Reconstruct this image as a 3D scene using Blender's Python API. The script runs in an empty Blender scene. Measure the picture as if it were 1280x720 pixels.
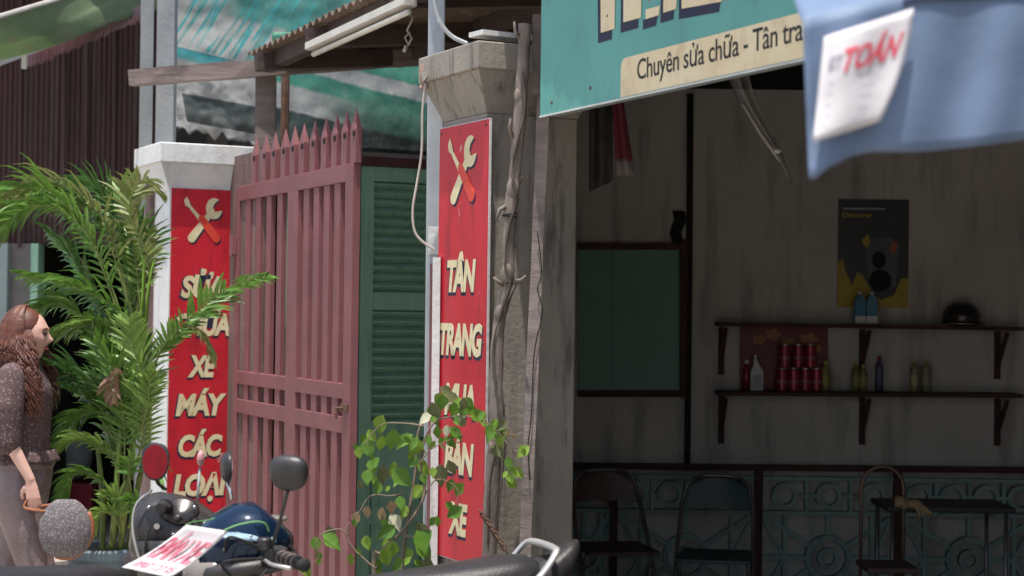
import bpy, bmesh, math, random
from mathutils import Vector, Matrix, noise as mnoise
from math import sin, cos, pi, radians, sqrt
random.seed(7)
R = random.Random(11)
S = bpy.context.scene
COL = S.collection
# ------------------------------------------------------------------ camera
CAMZ = 1.65
FPX = 2200.0                       # focal length in pixels of the 1280 px wide photograph
ROLL = 0.013
PITCH = math.atan(32 / FPX)
cam = bpy.data.cameras.new('camera'); camo = bpy.data.objects.new('camera', cam); COL.objects.link(camo)
cam.sensor_width = 36.0; cam.lens = FPX / 1280 * 36
cam.clip_start = 0.05; cam.clip_end = 500
CM = Matrix.Translation((0, 0, CAMZ)) @ Matrix.Rotation(pi / 2 + PITCH, 4, 'X') @ Matrix.Rotation(ROLL, 4, 'Z')
camo.matrix_world = CM
cam.dof.use_dof = True; cam.dof.focus_distance = 6.9; cam.dof.aperture_fstop = 3.4
S.camera = camo
# ------------------------------------------------------------------ light
SUN_AZ = math.atan2(-0.22, -0.97)  # direction towards the sun, measured from +Y towards +X
SUN_EL = radians(78)
w = bpy.data.worlds.new('World'); S.world = w; w.use_nodes = True
nt = w.node_tree; bg = nt.nodes['Background']
sky = nt.nodes.new('ShaderNodeTexSky'); sky.sky_type = 'NISHITA'; sky.sun_disc = False
sky.sun_elevation = SUN_EL; sky.sun_rotation = SUN_AZ % (2 * pi); sky.dust_density = 3.0; sky.air_density = 1.0
nt.links.new(sky.outputs[0], bg.inputs[0]); bg.inputs[1].default_value = 0.15
sl = bpy.data.lights.new('sun', 'SUN'); sl.energy = 3.7; sl.angle = radians(0.53); sl.color = (1.0, 0.95, 0.88)
so = bpy.data.objects.new('sun', sl); COL.objects.link(so)
sd = Vector((sin(SUN_AZ) * cos(SUN_EL), cos(SUN_AZ) * cos(SUN_EL), sin(SUN_EL)))
so.rotation_euler = (-sd).to_track_quat('-Z', 'Y').to_euler(); so.location = sd * 30
S.view_settings.view_transform = 'Standard'; S.view_settings.look = 'None'
S.view_settings.exposure = 0.6; S.view_settings.gamma = 1.0; S.view_settings.use_curve_mapping = False
S.render.engine = 'CYCLES'; S.cycles.max_bounces = 8; S.cycles.use_denoising = True

# ------------------------------------------------------------------ surveying helpers
def ray(px, py):
    return CM.to_3x3() @ Vector(((px - 640) / FPX, -(py - 360) / FPX, -1))
def P(px, py, y):
    d = ray(px, py); return Vector((0, 0, CAMZ)) + d * (y / d.y)
def PL(px, py, p0, dr):            # where the sight line meets the vertical plane through p0 along dr
    n = Vector((-dr[1], dr[0], 0)); d = ray(px, py); o = Vector((0, 0, CAMZ))
    return o + d * ((Vector(p0) - o).dot(n) / d.dot(n))
TH = radians(26.6)
AN = Vector((sin(TH), -cos(TH), 0))   # along the street front, towards the viewer
BD = Vector((cos(TH), sin(TH), 0))    # across, into the buildings
ROT_A = math.atan2(AN.y, AN.x); ROT_B = math.atan2(BD.y, BD.x)

# ------------------------------------------------------------------ mesh builder
class MB:
    def __init__(s): s.v = []; s.f = []
    def add(s, vs, fs):
        n = len(s.v); s.v += [Vector(v) for v in vs]; s.f += [tuple(i + n for i in f) for f in fs]; return s
    def box(s, x0, x1, y0, y1, z0, z1):
        return s.add([(x0,y0,z0),(x1,y0,z0),(x1,y1,z0),(x0,y1,z0),(x0,y0,z1),(x1,y0,z1),(x1,y1,z1),(x0,y1,z1)],
                     [(0,3,2,1),(4,5,6,7),(0,1,5,4),(1,2,6,5),(2,3,7,6),(3,0,4,7)])
    def frustum(s, a, b):          # a, b = (x0,x1,y0,y1,z)
        q = lambda t: [(t[0],t[2],t[4]),(t[1],t[2],t[4]),(t[1],t[3],t[4]),(t[0],t[3],t[4])]
        return s.add(q(a) + q(b), [(0,3,2,1),(4,5,6,7),(0,1,5,4),(1,2,6,5),(2,3,7,6),(3,0,4,7)])
    def beam(s, p, q, wd, ht, up=(0, 0, 1), seg=1, jit=0):
        p = Vector(p); q = Vector(q); d = (q - p).normalized(); sdv = d.cross(Vector(up)).normalized(); u = sdv.cross(d)
        vs = []; fs = []
        for i in range(seg + 1):
            c = p.lerp(q, i / seg)
            for a, b in ((-1,-1),(1,-1),(1,1),(-1,1)):
                j = Vector((R.uniform(-jit, jit), R.uniform(-jit, jit), R.uniform(-jit, jit)))
                vs.append(c + sdv * a * wd / 2 + u * b * ht / 2 + j)
        for i in range(seg):
            o = i * 4
            for k in range(4): fs.append((o + k, o + (k + 1) % 4, o + 4 + (k + 1) % 4, o + 4 + k))
        fs += [(3,2,1,0), tuple(seg * 4 + k for k in range(4))]
        return s.add(vs, fs)
    def tube(s, path, r, n=8, cap=True, jit=0, flat=1.0):
        path = [Vector(p) for p in path]; m = len(path)
        rs = r if isinstance(r, (list, tuple)) else [r] * m
        vs = []; fs = []; prev = None
        for i, p in enumerate(path):
            t = (path[min(i + 1, m - 1)] - path[max(i - 1, 0)]).normalized()
            if prev is None: a = t.cross(Vector((0.13, 0.31, 1)) if abs(t.z) < .9 else Vector((1, 0.1, 0))).normalized()
            else: a = (prev - t * prev.dot(t)).normalized()
            prev = a; b = t.cross(a)
            for k in range(n):
                an = 2 * pi * k / n; rr = rs[i] * (1 + R.uniform(-jit, jit))
                vs.append(p + a * cos(an) * rr + b * sin(an) * rr * flat)
        for i in range(m - 1):
            for k in range(n):
                fs.append((i*n+k, i*n+(k+1)%n, (i+1)*n+(k+1)%n, (i+1)*n+k))
        if cap: fs += [tuple(reversed(range(n))), tuple((m-1)*n + k for k in range(n))]
        return s.add(vs, fs)
    def prism(s, poly, y0, y1):    # outline in x, z
        n = len(poly)
        vs = [(x, y0, z) for x, z in poly] + [(x, y1, z) for x, z in poly]
        fs = [tuple(range(n)), tuple(reversed(range(n, 2 * n)))] + [(i, n + i, n + (i + 1) % n, (i + 1) % n) for i in range(n)]
        return s.add(vs, fs)
    def lathe(s, prof, c=(0, 0, 0), n=20, ex=1, ey=1):
        vs = []; fs = []; m = len(prof)
        for r, z in prof:
            for k in range(n):
                a = 2 * pi * k / n; vs.append((c[0] + r * cos(a) * ex, c[1] + r * sin(a) * ey, c[2] + z))
        for i in range(m - 1):
            for k in range(n): fs.append((i*n+k, i*n+(k+1)%n, (i+1)*n+(k+1)%n, (i+1)*n+k))
        fs += [tuple(reversed(range(n))), tuple((m-1)*n + k for k in range(n))]
        return s.add(vs, fs)
    def ring(s, c, r, w, d, n=20, ax='y'):  # square-section ring facing -Y
        vs = []; fs = []
        for k in range(n):
            a = 2 * pi * k / n
            for rr, yy in ((r - w/2, -d/2), (r + w/2, -d/2), (r + w/2, d/2), (r - w/2, d/2)):
                vs.append((c[0] + rr * cos(a), c[1] + yy, c[2] + rr * sin(a)))
        for k in range(n):
            o = k * 4; q = ((k + 1) % n) * 4
            for j in range(4): fs.append((o+j, q+j, q+(j+1)%4, o+(j+1)%4))
        return s.add(vs, fs)
    def torus(s, c, r, t, u=(1,0,0), v=(0,0,1), n=14, m=6, eu=1.0):
        u = Vector(u); v = Vector(v); wv = u.cross(v).normalized(); c = Vector(c); vs = []; fs = []
        for k in range(n):
            a = 2*pi*k/n; rd = u*cos(a) + v*sin(a)
            for j in range(m):
                b = 2*pi*j/m; rr = r + t*cos(b)
                vs.append(c + u*cos(a)*rr*eu + v*sin(a)*rr + wv*t*sin(b))
        for k in range(n):
            for j in range(m): fs.append((k*m+j, ((k+1)%n)*m+j, ((k+1)%n)*m+(j+1)%m, k*m+(j+1)%m))
        return s.add(vs, fs)
    def ball(s, c, rx, ry=None, rz=None, n=14, m=9):
        ry = ry or rx; rz = rz or rx; vs = []; fs = []
        for i in range(1, m):
            t = pi * i / m
            for k in range(n):
                a = 2*pi*k/n; vs.append((c[0]+rx*sin(t)*cos(a), c[1]+ry*sin(t)*sin(a), c[2]+rz*cos(t)))
        top = len(vs); vs.append((c[0],c[1],c[2]+rz)); vs.append((c[0],c[1],c[2]-rz))
        for i in range(m-2):
            for k in range(n): fs.append((i*n+k, (i+1)*n+k, (i+1)*n+(k+1)%n, i*n+(k+1)%n))
        for k in range(n):
            fs.append((top, k, (k+1)%n)); fs.append((top+1, (m-2)*n+(k+1)%n, (m-2)*n+k))
        return s.add(vs, fs)
    def sheet(s, fn, nu, nv, th=0.0):
        g = [[Vector(fn(i/nu, j/nv)) for j in range(nv+1)] for i in range(nu+1)]
        vs = [p for r_ in g for p in r_]; W = nv + 1
        fs = [(i*W+j, (i+1)*W+j, (i+1)*W+j+1, i*W+j+1) for i in range(nu) for j in range(nv)]
        if th:
            n0 = len(vs); back = []
            for i in range(nu+1):
                for j in range(nv+1):
                    a = g[min(i+1,nu)][j]-g[max(i-1,0)][j]; b = g[i][min(j+1,nv)]-g[i][max(j-1,0)]
                    back.append(g[i][j] - a.cross(b).normalized()*th)
            vs += back; fs += [tuple(n0+k for k in reversed(f)) for f in fs[:nu*nv]]
            bd = [(i, 0) for i in range(nu)] + [(nu, j) for j in range(nv)] + [(i, nv) for i in range(nu, 0, -1)] + [(0, j) for j in range(nv, 0, -1)]
            ids = [i*W+j for i, j in bd]
            for k in range(len(ids)):
                a, b = ids[k], ids[(k+1) % len(ids)]; fs.append((b, a, a+n0, b+n0))
        return s.add(vs, fs)
    def xf(s, m): s.v = [m @ v for v in s.v]; return s

def mkobj(name, mb, mat, smooth=False, bevel=0, sub=0):
    me = bpy.data.meshes.new(name); me.from_pydata([tuple(v) for v in mb.v], [], mb.f)
    bm = bmesh.new(); bm.from_mesh(me); bmesh.ops.recalc_face_normals(bm, faces=bm.faces); bm.to_mesh(me); bm.free()
    if mat: me.materials.append(mat)
    if smooth:
        for p in me.polygons: p.use_smooth = True
    o = bpy.data.objects.new(name, me); COL.objects.link(o)
    if bevel:
        b = o.modifiers.new('bevel', 'BEVEL'); b.width = bevel; b.segments = 2; b.limit_method = 'ANGLE'; b.angle_limit = radians(40)
    if sub:
        b = o.modifiers.new('sub', 'SUBSURF'); b.levels = sub; b.render_levels = sub
    return o
INV = {}
def thing(name, label, cat, loc=(0,0,0), rz=0, group=None):
    o = bpy.data.objects.new(name, None); COL.objects.link(o); o.location = loc; o.rotation_euler = (0,0,rz)
    o.empty_display_size = .1; tag(o, label, cat, group)
    INV[o.name] = (Matrix.Translation(loc) @ Matrix.Rotation(rz, 4, 'Z')).inverted()
    return o
def tag(o, label=None, cat=None, group=None, kind=None):
    if label: o['label'] = label
    if cat: o['category'] = cat
    if group: o['group'] = group
    if kind: o['kind'] = kind
    return o
def part(parent, name, mb, mat, world=False, smooth=False, bevel=0, label=None, sub=0, kind=None):
    if world:
        r = parent
        while r.parent: r = r.parent
        mb.xf(INV[r.name])
    o = mkobj(name, mb, mat, smooth, bevel, sub); o.parent = parent
    if label: o['label'] = label
    if kind: o['kind'] = kind
    return o
def single(name, mb, mat, label, cat, group=None, smooth=False, bevel=0, sub=0, kind=None):
    xs = [v.x for v in mb.v]; ys = [v.y for v in mb.v]; zs = [v.z for v in mb.v]
    c = Vector(((min(xs)+max(xs))/2, (min(ys)+max(ys))/2, min(zs)))
    mb.xf(Matrix.Translation(-c)); o = mkobj(name, mb, mat, smooth, bevel, sub); o.location = c
    return tag(o, label, cat, group, kind)
def struct(name, mb, mat, parent=None):
    o = mkobj(name, mb, mat)
    if parent: o.parent = parent
    else: o['kind'] = 'structure'
    return o
def inst(src, parent, loc=(0,0,0), rot=(0,0,0), sc=(1,1,1)):
    o = src.copy(); COL.objects.link(o); o.parent = parent; o.location = loc; o.rotation_euler = rot; o.scale = sc; return o
def copy_tree(o, parent=None):
    c = o.copy(); COL.objects.link(c); c.parent = parent
    for ch in list(o.children): copy_tree(ch, c)
    return c

# ------------------------------------------------------------------ materials
def nodes(name):
    m = bpy.data.materials.new(name); m.use_nodes = True; t = m.node_tree; b = t.nodes['Principled BSDF']; return m, t, b
def vec(t, sc=(1,1,1), rot=(0,0,0), rand=True):
    tc = t.nodes.new('ShaderNodeTexCoord'); mp = t.nodes.new('ShaderNodeMapping')
    mp.inputs['Scale'].default_value = sc; mp.inputs['Rotation'].default_value = rot
    t.links.new(tc.outputs['Object'], mp.inputs['Vector'])
    if rand:
        oi = t.nodes.new('ShaderNodeObjectInfo'); ml = t.nodes.new('ShaderNodeMath'); ml.operation = 'MULTIPLY'; ml.inputs[1].default_value = 23
        t.links.new(oi.outputs['Random'], ml.inputs[0]); t.links.new(ml.outputs[0], mp.inputs['Location'])
    return mp.outputs[0]
def noisef(t, v, s, lo, hi, det=7, rough=.6):
    n = t.nodes.new('ShaderNodeTexNoise'); n.inputs['Scale'].default_value = s; n.inputs['Detail'].default_value = det; n.inputs['Roughness'].default_value = rough
    t.links.new(v, n.inputs['Vector']); r = t.nodes.new('ShaderNodeMapRange'); r.inputs[1].default_value = lo; r.inputs[2].default_value = hi
    t.links.new(n.outputs[0], r.inputs[0]); return r.outputs[0]
def mix(t, f, a, b, k=1.0):
    m = t.nodes.new('ShaderNodeMix'); m.data_type = 'RGBA'
    if k != 1.0:
        q = t.nodes.new('ShaderNodeMath'); q.operation = 'MULTIPLY'; q.inputs[1].default_value = k; t.links.new(f, q.inputs[0]); f = q.outputs[0]
    t.links.new(f, m.inputs[0])
    for i, c in ((6, a), (7, b)):
        if isinstance(c, (tuple, list)): m.inputs[i].default_value = (*c[:3], 1)
        else: t.links.new(c, m.inputs[i])
    return m.outputs[2]
def bumpn(t, b, h, st, dist=.01):
    n = t.nodes.new('ShaderNodeBump'); n.inputs['Strength'].default_value = st; n.inputs['Distance'].default_value = dist
    t.links.new(h, n.inputs['Height']); t.links.new(n.outputs[0], b.inputs['Normal'])
def M(name, c, c2=None, s=5, rough=.65, metal=0, bump=.3, bs=45, stain=None, st=.6, ss=3, stretch=(6,6,.7), lo=.35, hi=.65, fleck=None, grain=.12, slo=.52, shi=.68, bd=.006, rot=(0,0,0)):
    m, t, b = nodes(name); v = vec(t, rot=rot)
    col = c
    c2 = c2 or tuple(x * .72 for x in c)
    col = mix(t, noisef(t, v, s, lo, hi), c, c2)
    if stain:
        col = mix(t, noisef(t, vec(t, stretch), ss, slo, shi), col, stain, st)
    if fleck: col = mix(t, noisef(t, v, fleck[1], fleck[2], fleck[2] + .03, det=9), col, fleck[0], .9)
    if grain:
        col = mix(t, noisef(t, v, 220, .3, .7, det=2), col, tuple(x * .6 for x in c), grain)
    t.links.new(col, b.inputs['Base Color']); b.inputs['Roughness'].default_value = rough; b.inputs['Metallic'].default_value = metal
    if bump: bumpn(t, b, noisef(t, v, bs, .2, .8), bump, bd)
    return m
def wood(name, c, c2, ax=(2,2,40), rough=.8, bump=.5):
    m, t, b = nodes(name); v = vec(t, ax)
    n = noisef(t, v, 1.5, .3, .7, det=8, rough=.65)
    col = mix(t, n, c, c2); col = mix(t, noisef(t, vec(t), 6, .5, .7), col, tuple(x * .5 for x in c2), .6)
    t.links.new(col, b.inputs['Base Color']); b.inputs['Roughness'].default_value = rough; bumpn(t, b, n, bump, .006)
    return m
def bands(name, axis, stops, warp=.1, ws=3, rough=.6, extra=None):  # colour bands across a cloth, axis = weights of object x,y,z and an offset
    m, t, b = nodes(name); v = vec(t, rand=False)
    d = t.nodes.new('ShaderNodeVectorMath'); d.operation = 'DOT_PRODUCT'; d.inputs[1].default_value = axis[:3]; t.links.new(v, d.inputs[0])
    n = noisef(t, v, ws, 0, 1); a = t.nodes.new('ShaderNodeMath'); a.operation = 'MULTIPLY_ADD'; a.inputs[1].default_value = warp
    t.links.new(n, a.inputs[0]); t.links.new(d.outputs['Value'], a.inputs[2])
    a2 = t.nodes.new('ShaderNodeMath'); a2.operation = 'ADD'; a2.inputs[1].default_value = axis[3]; t.links.new(a.outputs[0], a2.inputs[0])
    r = t.nodes.new('ShaderNodeValToRGB'); el = r.color_ramp.elements
    while len(el) < len(stops): el.new(.5)
    for e, (p, c) in zip(el, stops): e.position = p; e.color = (*c, 1)
    t.links.new(a2.outputs[0], r.inputs[0]); col = r.outputs[0]
    if extra: col = mix(t, noisef(t, vec(t, extra[1], extra[2], rand=False), extra[3], extra[4], extra[4] + .04), col, extra[0], extra[5])
    col = mix(t, noisef(t, v, 30, .50, .75), col, (.14, .14, .13), .3)
    t.links.new(col, b.inputs['Base Color']); b.inputs['Roughness'].default_value = rough
    bumpn(t, b, noisef(t, v, 22, .2, .8), .4, .012); return m
def leafm(name, c, c2, tr=.25, rough=.45, s=30):
    m, t, b = nodes(name); v = vec(t)
    col = mix(t, noisef(t, v, s, .35, .65), c, c2)
    t.links.new(col, b.inputs['Base Color']); b.inputs['Roughness'].default_value = rough
    tl = t.nodes.new('ShaderNodeBsdfTranslucent'); t.links.new(col, tl.inputs[0]); ms = t.nodes.new('ShaderNodeMixShader'); ms.inputs[0].default_value = tr
    t.links.new(b.outputs[0], ms.inputs[1]); t.links.new(tl.outputs[0], ms.inputs[2])
    t.links.new(ms.outputs[0], t.nodes['Material Output'].inputs['Surface']); return m
def cloth(name, c, c2, s=4, tr=.25, **k):
    m = M(name, c, c2, s=s, **k); t = m.node_tree; b = t.nodes['Principled BSDF']
    src = b.inputs['Base Color'].links[0].from_socket
    tl = t.nodes.new('ShaderNodeBsdfTranslucent'); t.links.new(src, tl.inputs[0]); ms = t.nodes.new('ShaderNodeMixShader'); ms.inputs[0].default_value = tr
    t.links.new(b.outputs[0], ms.inputs[1]); t.links.new(tl.outputs[0], ms.inputs[2])
    t.links.new(ms.outputs[0], t.nodes['Material Output'].inputs['Surface']); return m

m_ground = M('dusty_concrete', (.42,.37,.30), (.34,.30,.25), s=2, rough=.95, bump=.5)
m_floor = M('shop_floor', (.36,.33,.29), (.25,.23,.20), s=2, rough=.8)
m_conc = M('grey_concrete', (.40,.35,.315), (.29,.25,.225), s=4, rough=.9, bump=.6, stain=(.12,.10,.09), st=.7, ss=2.5, stretch=(5,5,.8))
m_concdark = M('weathered_pillar_concrete', (.335,.305,.255), (.25,.225,.19), s=3, rough=.92, bump=.3, stain=(.10,.085,.072), st=.8, ss=3, stretch=(7,7,1.1), fleck=((.42,.38,.34), 7, .68))
m_white = M('white_pillar_paint', (.80,.81,.79), (.70,.72,.70), s=5, rough=.7, bump=.25, stain=(.42,.43,.40), st=.35, ss=3)
m_wpaint = M('peeling_white_paint', (.74,.75,.72), (.62,.64,.62), s=5, rough=.7, stain=(.3,.3,.28), st=.6, ss=4, fleck=((.25,.2,.17), 8, .68))
m_red = M('red_sign_paint', (.60,.018,.034), (.46,.010,.022), s=3, rough=.42, bump=.15, stain=(.24,.012,.02), st=.6, ss=3, stretch=(5,5,1.0), fleck=((.60,.33,.30), 9, .675))
m_cream = M('cream_lettering', (.78,.70,.44), (.66,.57,.33), s=14, rough=.6, bump=.1)
m_navy = M('navy_drop_shadow', (.012,.014,.045), (.02,.02,.05), rough=.6, bump=0)
m_black = M('black_lettering', (.015,.013,.013), rough=.6, bump=0)
m_tool = M('orange_red_handle', (.72,.07,.035), (.62,.05,.03), s=10, rough=.5, bump=0)
m_edge = M('white_sign_edge', (.72,.70,.68), rough=.6)
m_gate = M('maroon_gate_enamel', (.265,.100,.106), (.205,.078,.083), s=5, rough=.5, bump=.15, stain=(.20,.075,.08), st=.5, ss=4, fleck=((.16,.09,.07), 11, .67))
m_door = M('green_door_paint', (.32,.56,.40), (.27,.50,.35), s=4, rough=.5, bump=.2, stain=(.10,.19,.14), st=.5, ss=4)
m_doorwall = M('mauve_plaster', (.22,.14,.13), (.15,.10,.09), s=3, rough=.9, stain=(.07,.05,.045), st=.7)
m_lintel = M('dark_red_lintel', (.10,.03,.03), rough=.7)
m_tin = M('dark_maroon_tin', (.075,.032,.030), (.05,.026,.024), s=3, rough=.7, metal=.1, stain=(.10,.085,.075), st=.6, ss=2, stretch=(5,5,.35))
m_roof = M('rusty_roof_tin', (.16,.11,.08), (.09,.06,.045), s=3, rough=.8, metal=.2, stain=(.28,.27,.25), st=.4)
m_galv = M('galvanised_steel', (.50,.53,.55), (.42,.45,.47), s=6, rough=.45, metal=.5, bump=.1, stain=(.3,.3,.3), st=.4)
m_greysteel = M('grey_painted_steel', (.27,.285,.29), (.20,.215,.22), s=4, rough=.6, stain=(.22,.22,.21), st=.5)
m_timber = wood('weathered_timber', (.24,.19,.165), (.13,.10,.085), (2,2,14))
m_timberx = wood('weathered_beam_timber', (.26,.20,.18), (.13,.10,.09), (1.2,12,14))
m_rafter = wood('dark_rafter_timber', (.09,.06,.05), (.05,.035,.03), (3,3,9))
m_bark = wood('dry_bare_pole_bark', (.31,.255,.215), (.16,.13,.11), (26,26,3), bump=1.0)
m_bark2 = wood('dark_vine_bark', (.17,.13,.11), (.07,.055,.045), (26,26,4), bump=1.0)
m_plank = wood('pale_split_plank', (.36,.30,.275), (.20,.165,.15), (3,3,12))
m_greensign = M('weathered_turquoise_enamel', (.125,.40,.345), (.10,.33,.285), s=3, rough=.5, bump=.12, stain=(.10,.24,.20), st=.5, ss=2.2, stretch=(4,4,1.5), fleck=((.34,.12,.09), 4.3, .655))
m_creamsign = M('cream_sign_panel', (.80,.70,.46), (.74,.60,.35), s=5, rough=.55, bump=.1, stain=(.45,.30,.15), st=.45, ss=3, stretch=(4,4,2))
m_int = M('old_interior_plaster', (.56,.535,.49), (.45,.43,.39), s=1.6, rough=.95, bump=.5, stain=(.08,.072,.062), st=.5, ss=2.2, stretch=(4,4,.5), slo=.50, shi=.70)
m_darkwood = wood('dark_red_wood', (.085,.030,.026), (.045,.018,.016), (3,3,20))
m_pane = M('painted_green_panel', (.085,.235,.175), (.07,.20,.15), s=2, rough=.45, bump=.1)
m_blockt = M('faded_teal_block', (.30,.41,.375), (.24,.33,.30), s=6, rough=.9, stain=(.12,.13,.12), st=.6)
m_blackv = M('black_and_shade', (.02,.018,.017), rough=.95, bump=.1)  # flat black for dark parts, also painted in for shade in rooms
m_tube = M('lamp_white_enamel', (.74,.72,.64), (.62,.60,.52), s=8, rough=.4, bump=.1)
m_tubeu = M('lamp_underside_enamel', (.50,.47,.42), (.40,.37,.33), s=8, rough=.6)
m_cable = M('pale_cable', (.50,.47,.42), rough=.6, bump=0)
m_bluetarp = cloth('blue_tarp', (.215,.30,.44), (.19,.27,.41), s=3, rough=.6, bump=.15, bs=14, stain=(.15,.21,.36), st=.3, ss=2, stretch=(1.0,1.0,3), bd=.01)
m_paper = cloth('white_paper', (.82,.80,.80), (.76,.74,.76), rough=.8, bump=.15, tr=.2)
m_redink = M('red_ink', (.72,.09,.13), (.66,.12,.16), s=20, rough=.7, bump=0)
m_pinkink = M('pink_ink', (.70,.16,.24), (.74,.28,.34), s=30, rough=.7, bump=0)
m_greyink = M('faded_grey_ink', (.32,.29,.36), (.42,.40,.46), rough=.8, bump=0)
m_pot = M('grey_blue_plastic', (.13,.19,.23), (.11,.16,.20), s=4, rough=.5, bump=.1, stain=(.22,.22,.2), st=.3)
m_cane = M('palm_cane', (.22,.27,.06), (.12,.17,.045), s=9, rough=.5)
PALM = [leafm('palm_green', (.14,.28,.045), (.085,.19,.03)), leafm('palm_light_green', (.24,.37,.08), (.15,.27,.05)),
        leafm('palm_deep_green', (.08,.19,.04), (.05,.13,.03)), leafm('palm_browned', (.27,.27,.11), (.17,.23,.05))]
m_drypalm = leafm('palm_dead', (.38,.24,.16), (.24,.14,.09))
LEAF = [leafm('shrub_green', (.15,.30,.035), (.10,.22,.03)), leafm('shrub_yellow_green', (.26,.40,.05), (.18,.32,.04)),
        leafm('shrub_olive', (.19,.20,.09), (.13,.15,.06)), leafm('shrub_pale', (.62,.60,.45), (.45,.48,.3)), leafm('shrub_dry', (.42,.31,.17), (.30,.20,.10))]
for m_ in LEAF:
    pass
m_stem = M('shrub_bark', (.26,.20,.14), (.17,.13,.09), s=20, rough=.8)
m_skin = M('skin', (.66,.42,.34), (.60,.34,.27), s=9, rough=.55, bump=.08, grain=0)
m_hair = wood('auburn_hair', (.17,.058,.034), (.065,.022,.016), (8,8,30), rough=.45, bump=.4)
m_lips = M('lips', (.45,.12,.11), rough=.5, bump=0); m_eye = M('eye_dark', (.03,.02,.02), rough=.2, bump=0)
m_chrome = M('chrome', (.72,.72,.72), rough=.18, metal=.9, bump=0)
m_silver = M('silver_paint', (.60,.59,.57), rough=.35, metal=.5, bump=0)
m_blkpl = M('black_plastic', (.022,.022,.024), (.032,.031,.031), rough=.42, bump=.15, bs=120, stain=(.10,.09,.08), st=.25)
m_blkgl = M('glossy_black_shell', (.018,.015,.016), (.03,.026,.024), s=5, rough=.22, bump=.03, stain=(.12,.10,.085), st=.45, stretch=(2,2,1.5))
m_blkdust = M('dusty_black_shell', (.026,.023,.023), (.045,.04,.038), s=7, rough=.34, bump=.06, stain=(.13,.11,.10), st=.45, stretch=(2,2,1.5))
m_bluegl = M('glossy_blue_shell', (.010,.030,.068), (.007,.020,.048), s=4, rough=.12, bump=.02, metal=.35)
m_seat = M('black_vinyl', (.024,.023,.026), (.035,.034,.038), rough=.38, bump=.25, bs=160)
m_rubber = M('rubber', (.02,.02,.02), rough=.85)
m_grip = M('grip_bands', (.16,.11,.10), rough=.6)
m_lens = M('smoky_lens', (.22,.20,.18), (.13,.12,.11), rough=.15, bump=0)
m_string = M('green_string', (.14,.34,.12), rough=.7, bump=0)
m_rust = M('rusty_iron', (.16,.085,.05), (.09,.05,.035), s=20, rough=.85)
mg, t_, b_ = nodes('mirror_glass'); b_.inputs['Metallic'].default_value = 1; b_.inputs['Roughness'].default_value = .03; b_.inputs['Base Color'].default_value = (.85,.85,.85,1)
def spotted(name, c, c2, sc, thr, rough=.9):
    m, t, b = nodes(name); v = vec(t); vo = t.nodes.new('ShaderNodeTexVoronoi'); vo.inputs['Scale'].default_value = sc
    t.links.new(v, vo.inputs['Vector']); r = t.nodes.new('ShaderNodeMapRange'); r.inputs[1].default_value = thr; r.inputs[2].default_value = thr + .06
    t.links.new(vo.outputs['Distance'], r.inputs[0]); col = mix(t, r.outputs[0], c2, c); t.links.new(col, b.inputs['Base Color'])
    b.inputs['Roughness'].default_value = rough; bumpn(t, b, noisef(t, v, 25, .2, .8), .5, .01); return m
m_blouse = spotted('dotted_brown_blouse', (.085,.052,.052), (.21,.155,.15), 75, .26)
m_trous = M('mauve_satin_trousers', (.225,.17,.168), (.15,.112,.112), s=5, rough=.38, bump=.7, bs=9, bd=.02)
m_bag = spotted('black_white_patterned_bag', (.13,.115,.12), (.27,.25,.255), 110, .30)
m_bagtrim = M('tan_leather', (.36,.13,.055), (.26,.09,.04), s=12, rough=.5)

# ------------------------------------------------------------------ lettering
def text_mb(body, x0, z0, width=None, height=None, y=0.0, th=.001, off=0.0, shear=0.0, spacing=1.0, fit='both'):
    cu = bpy.data.curves.new('t', 'FONT'); cu.body = body; cu.size = 1.0; cu.offset = off; cu.shear = shear; cu.space_character = spacing; cu.resolution_u = 3
    ob = bpy.data.objects.new('t', cu); me = bpy.data.meshes.new_from_object(ob)
    vs = [v.co.copy() for v in me.vertices]; fs = [tuple(p.vertices) for p in me.polygons]
    bpy.data.objects.remove(ob); bpy.data.curves.remove(cu); bpy.data.meshes.remove(me)
    xa = min(v.x for v in vs); xb = max(v.x for v in vs)
    sx = width / (xb - xa) if width else 1; sz = (height / .72) if height else sx   # cap height is about .72
    mb = MB(); n = len(vs)
    mb.v = [Vector((x0 + (v.x - xa) * sx, y, z0 + v.y * sz)) for v in vs]
    mb.f = fs
    bm = bmesh.new(); bv = [bm.verts.new(v) for v in mb.v]
    for f in fs:
        try: bm.faces.new([bv[i] for i in f])
        except ValueError: pass
    bmesh.ops.remove_doubles(bm, verts=bm.verts, dist=1e-6)
    r = bmesh.ops.extrude_face_region(bm, geom=bm.faces[:]); 
    for e in r['geom']:
        if isinstance(e, bmesh.types.BMVert): e.co.y -= th
    bm.verts.ensure_lookup_table(); bm.verts.index_update()
    out = MB(); out.v = [v.co.copy() for v in bm.verts]; out.f = [tuple(v.index for v in f.verts) for f in bm.faces]; bm.free(); return out
def capsule(p, q, wa, wb, n=7):
    p = Vector((p[0], 0, p[1])); q = Vector((q[0], 0, q[1])); a0 = math.atan2(q.z - p.z, q.x - p.x); out = []
    for c, r_, s0 in ((q, wb, a0 - pi/2), (p, wa, a0 + pi/2)):
        for k in range(n + 1):
            a = s0 + pi * k / n; out.append((c.x + r_ * cos(a), c.z + r_ * sin(a)))
    return out
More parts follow.
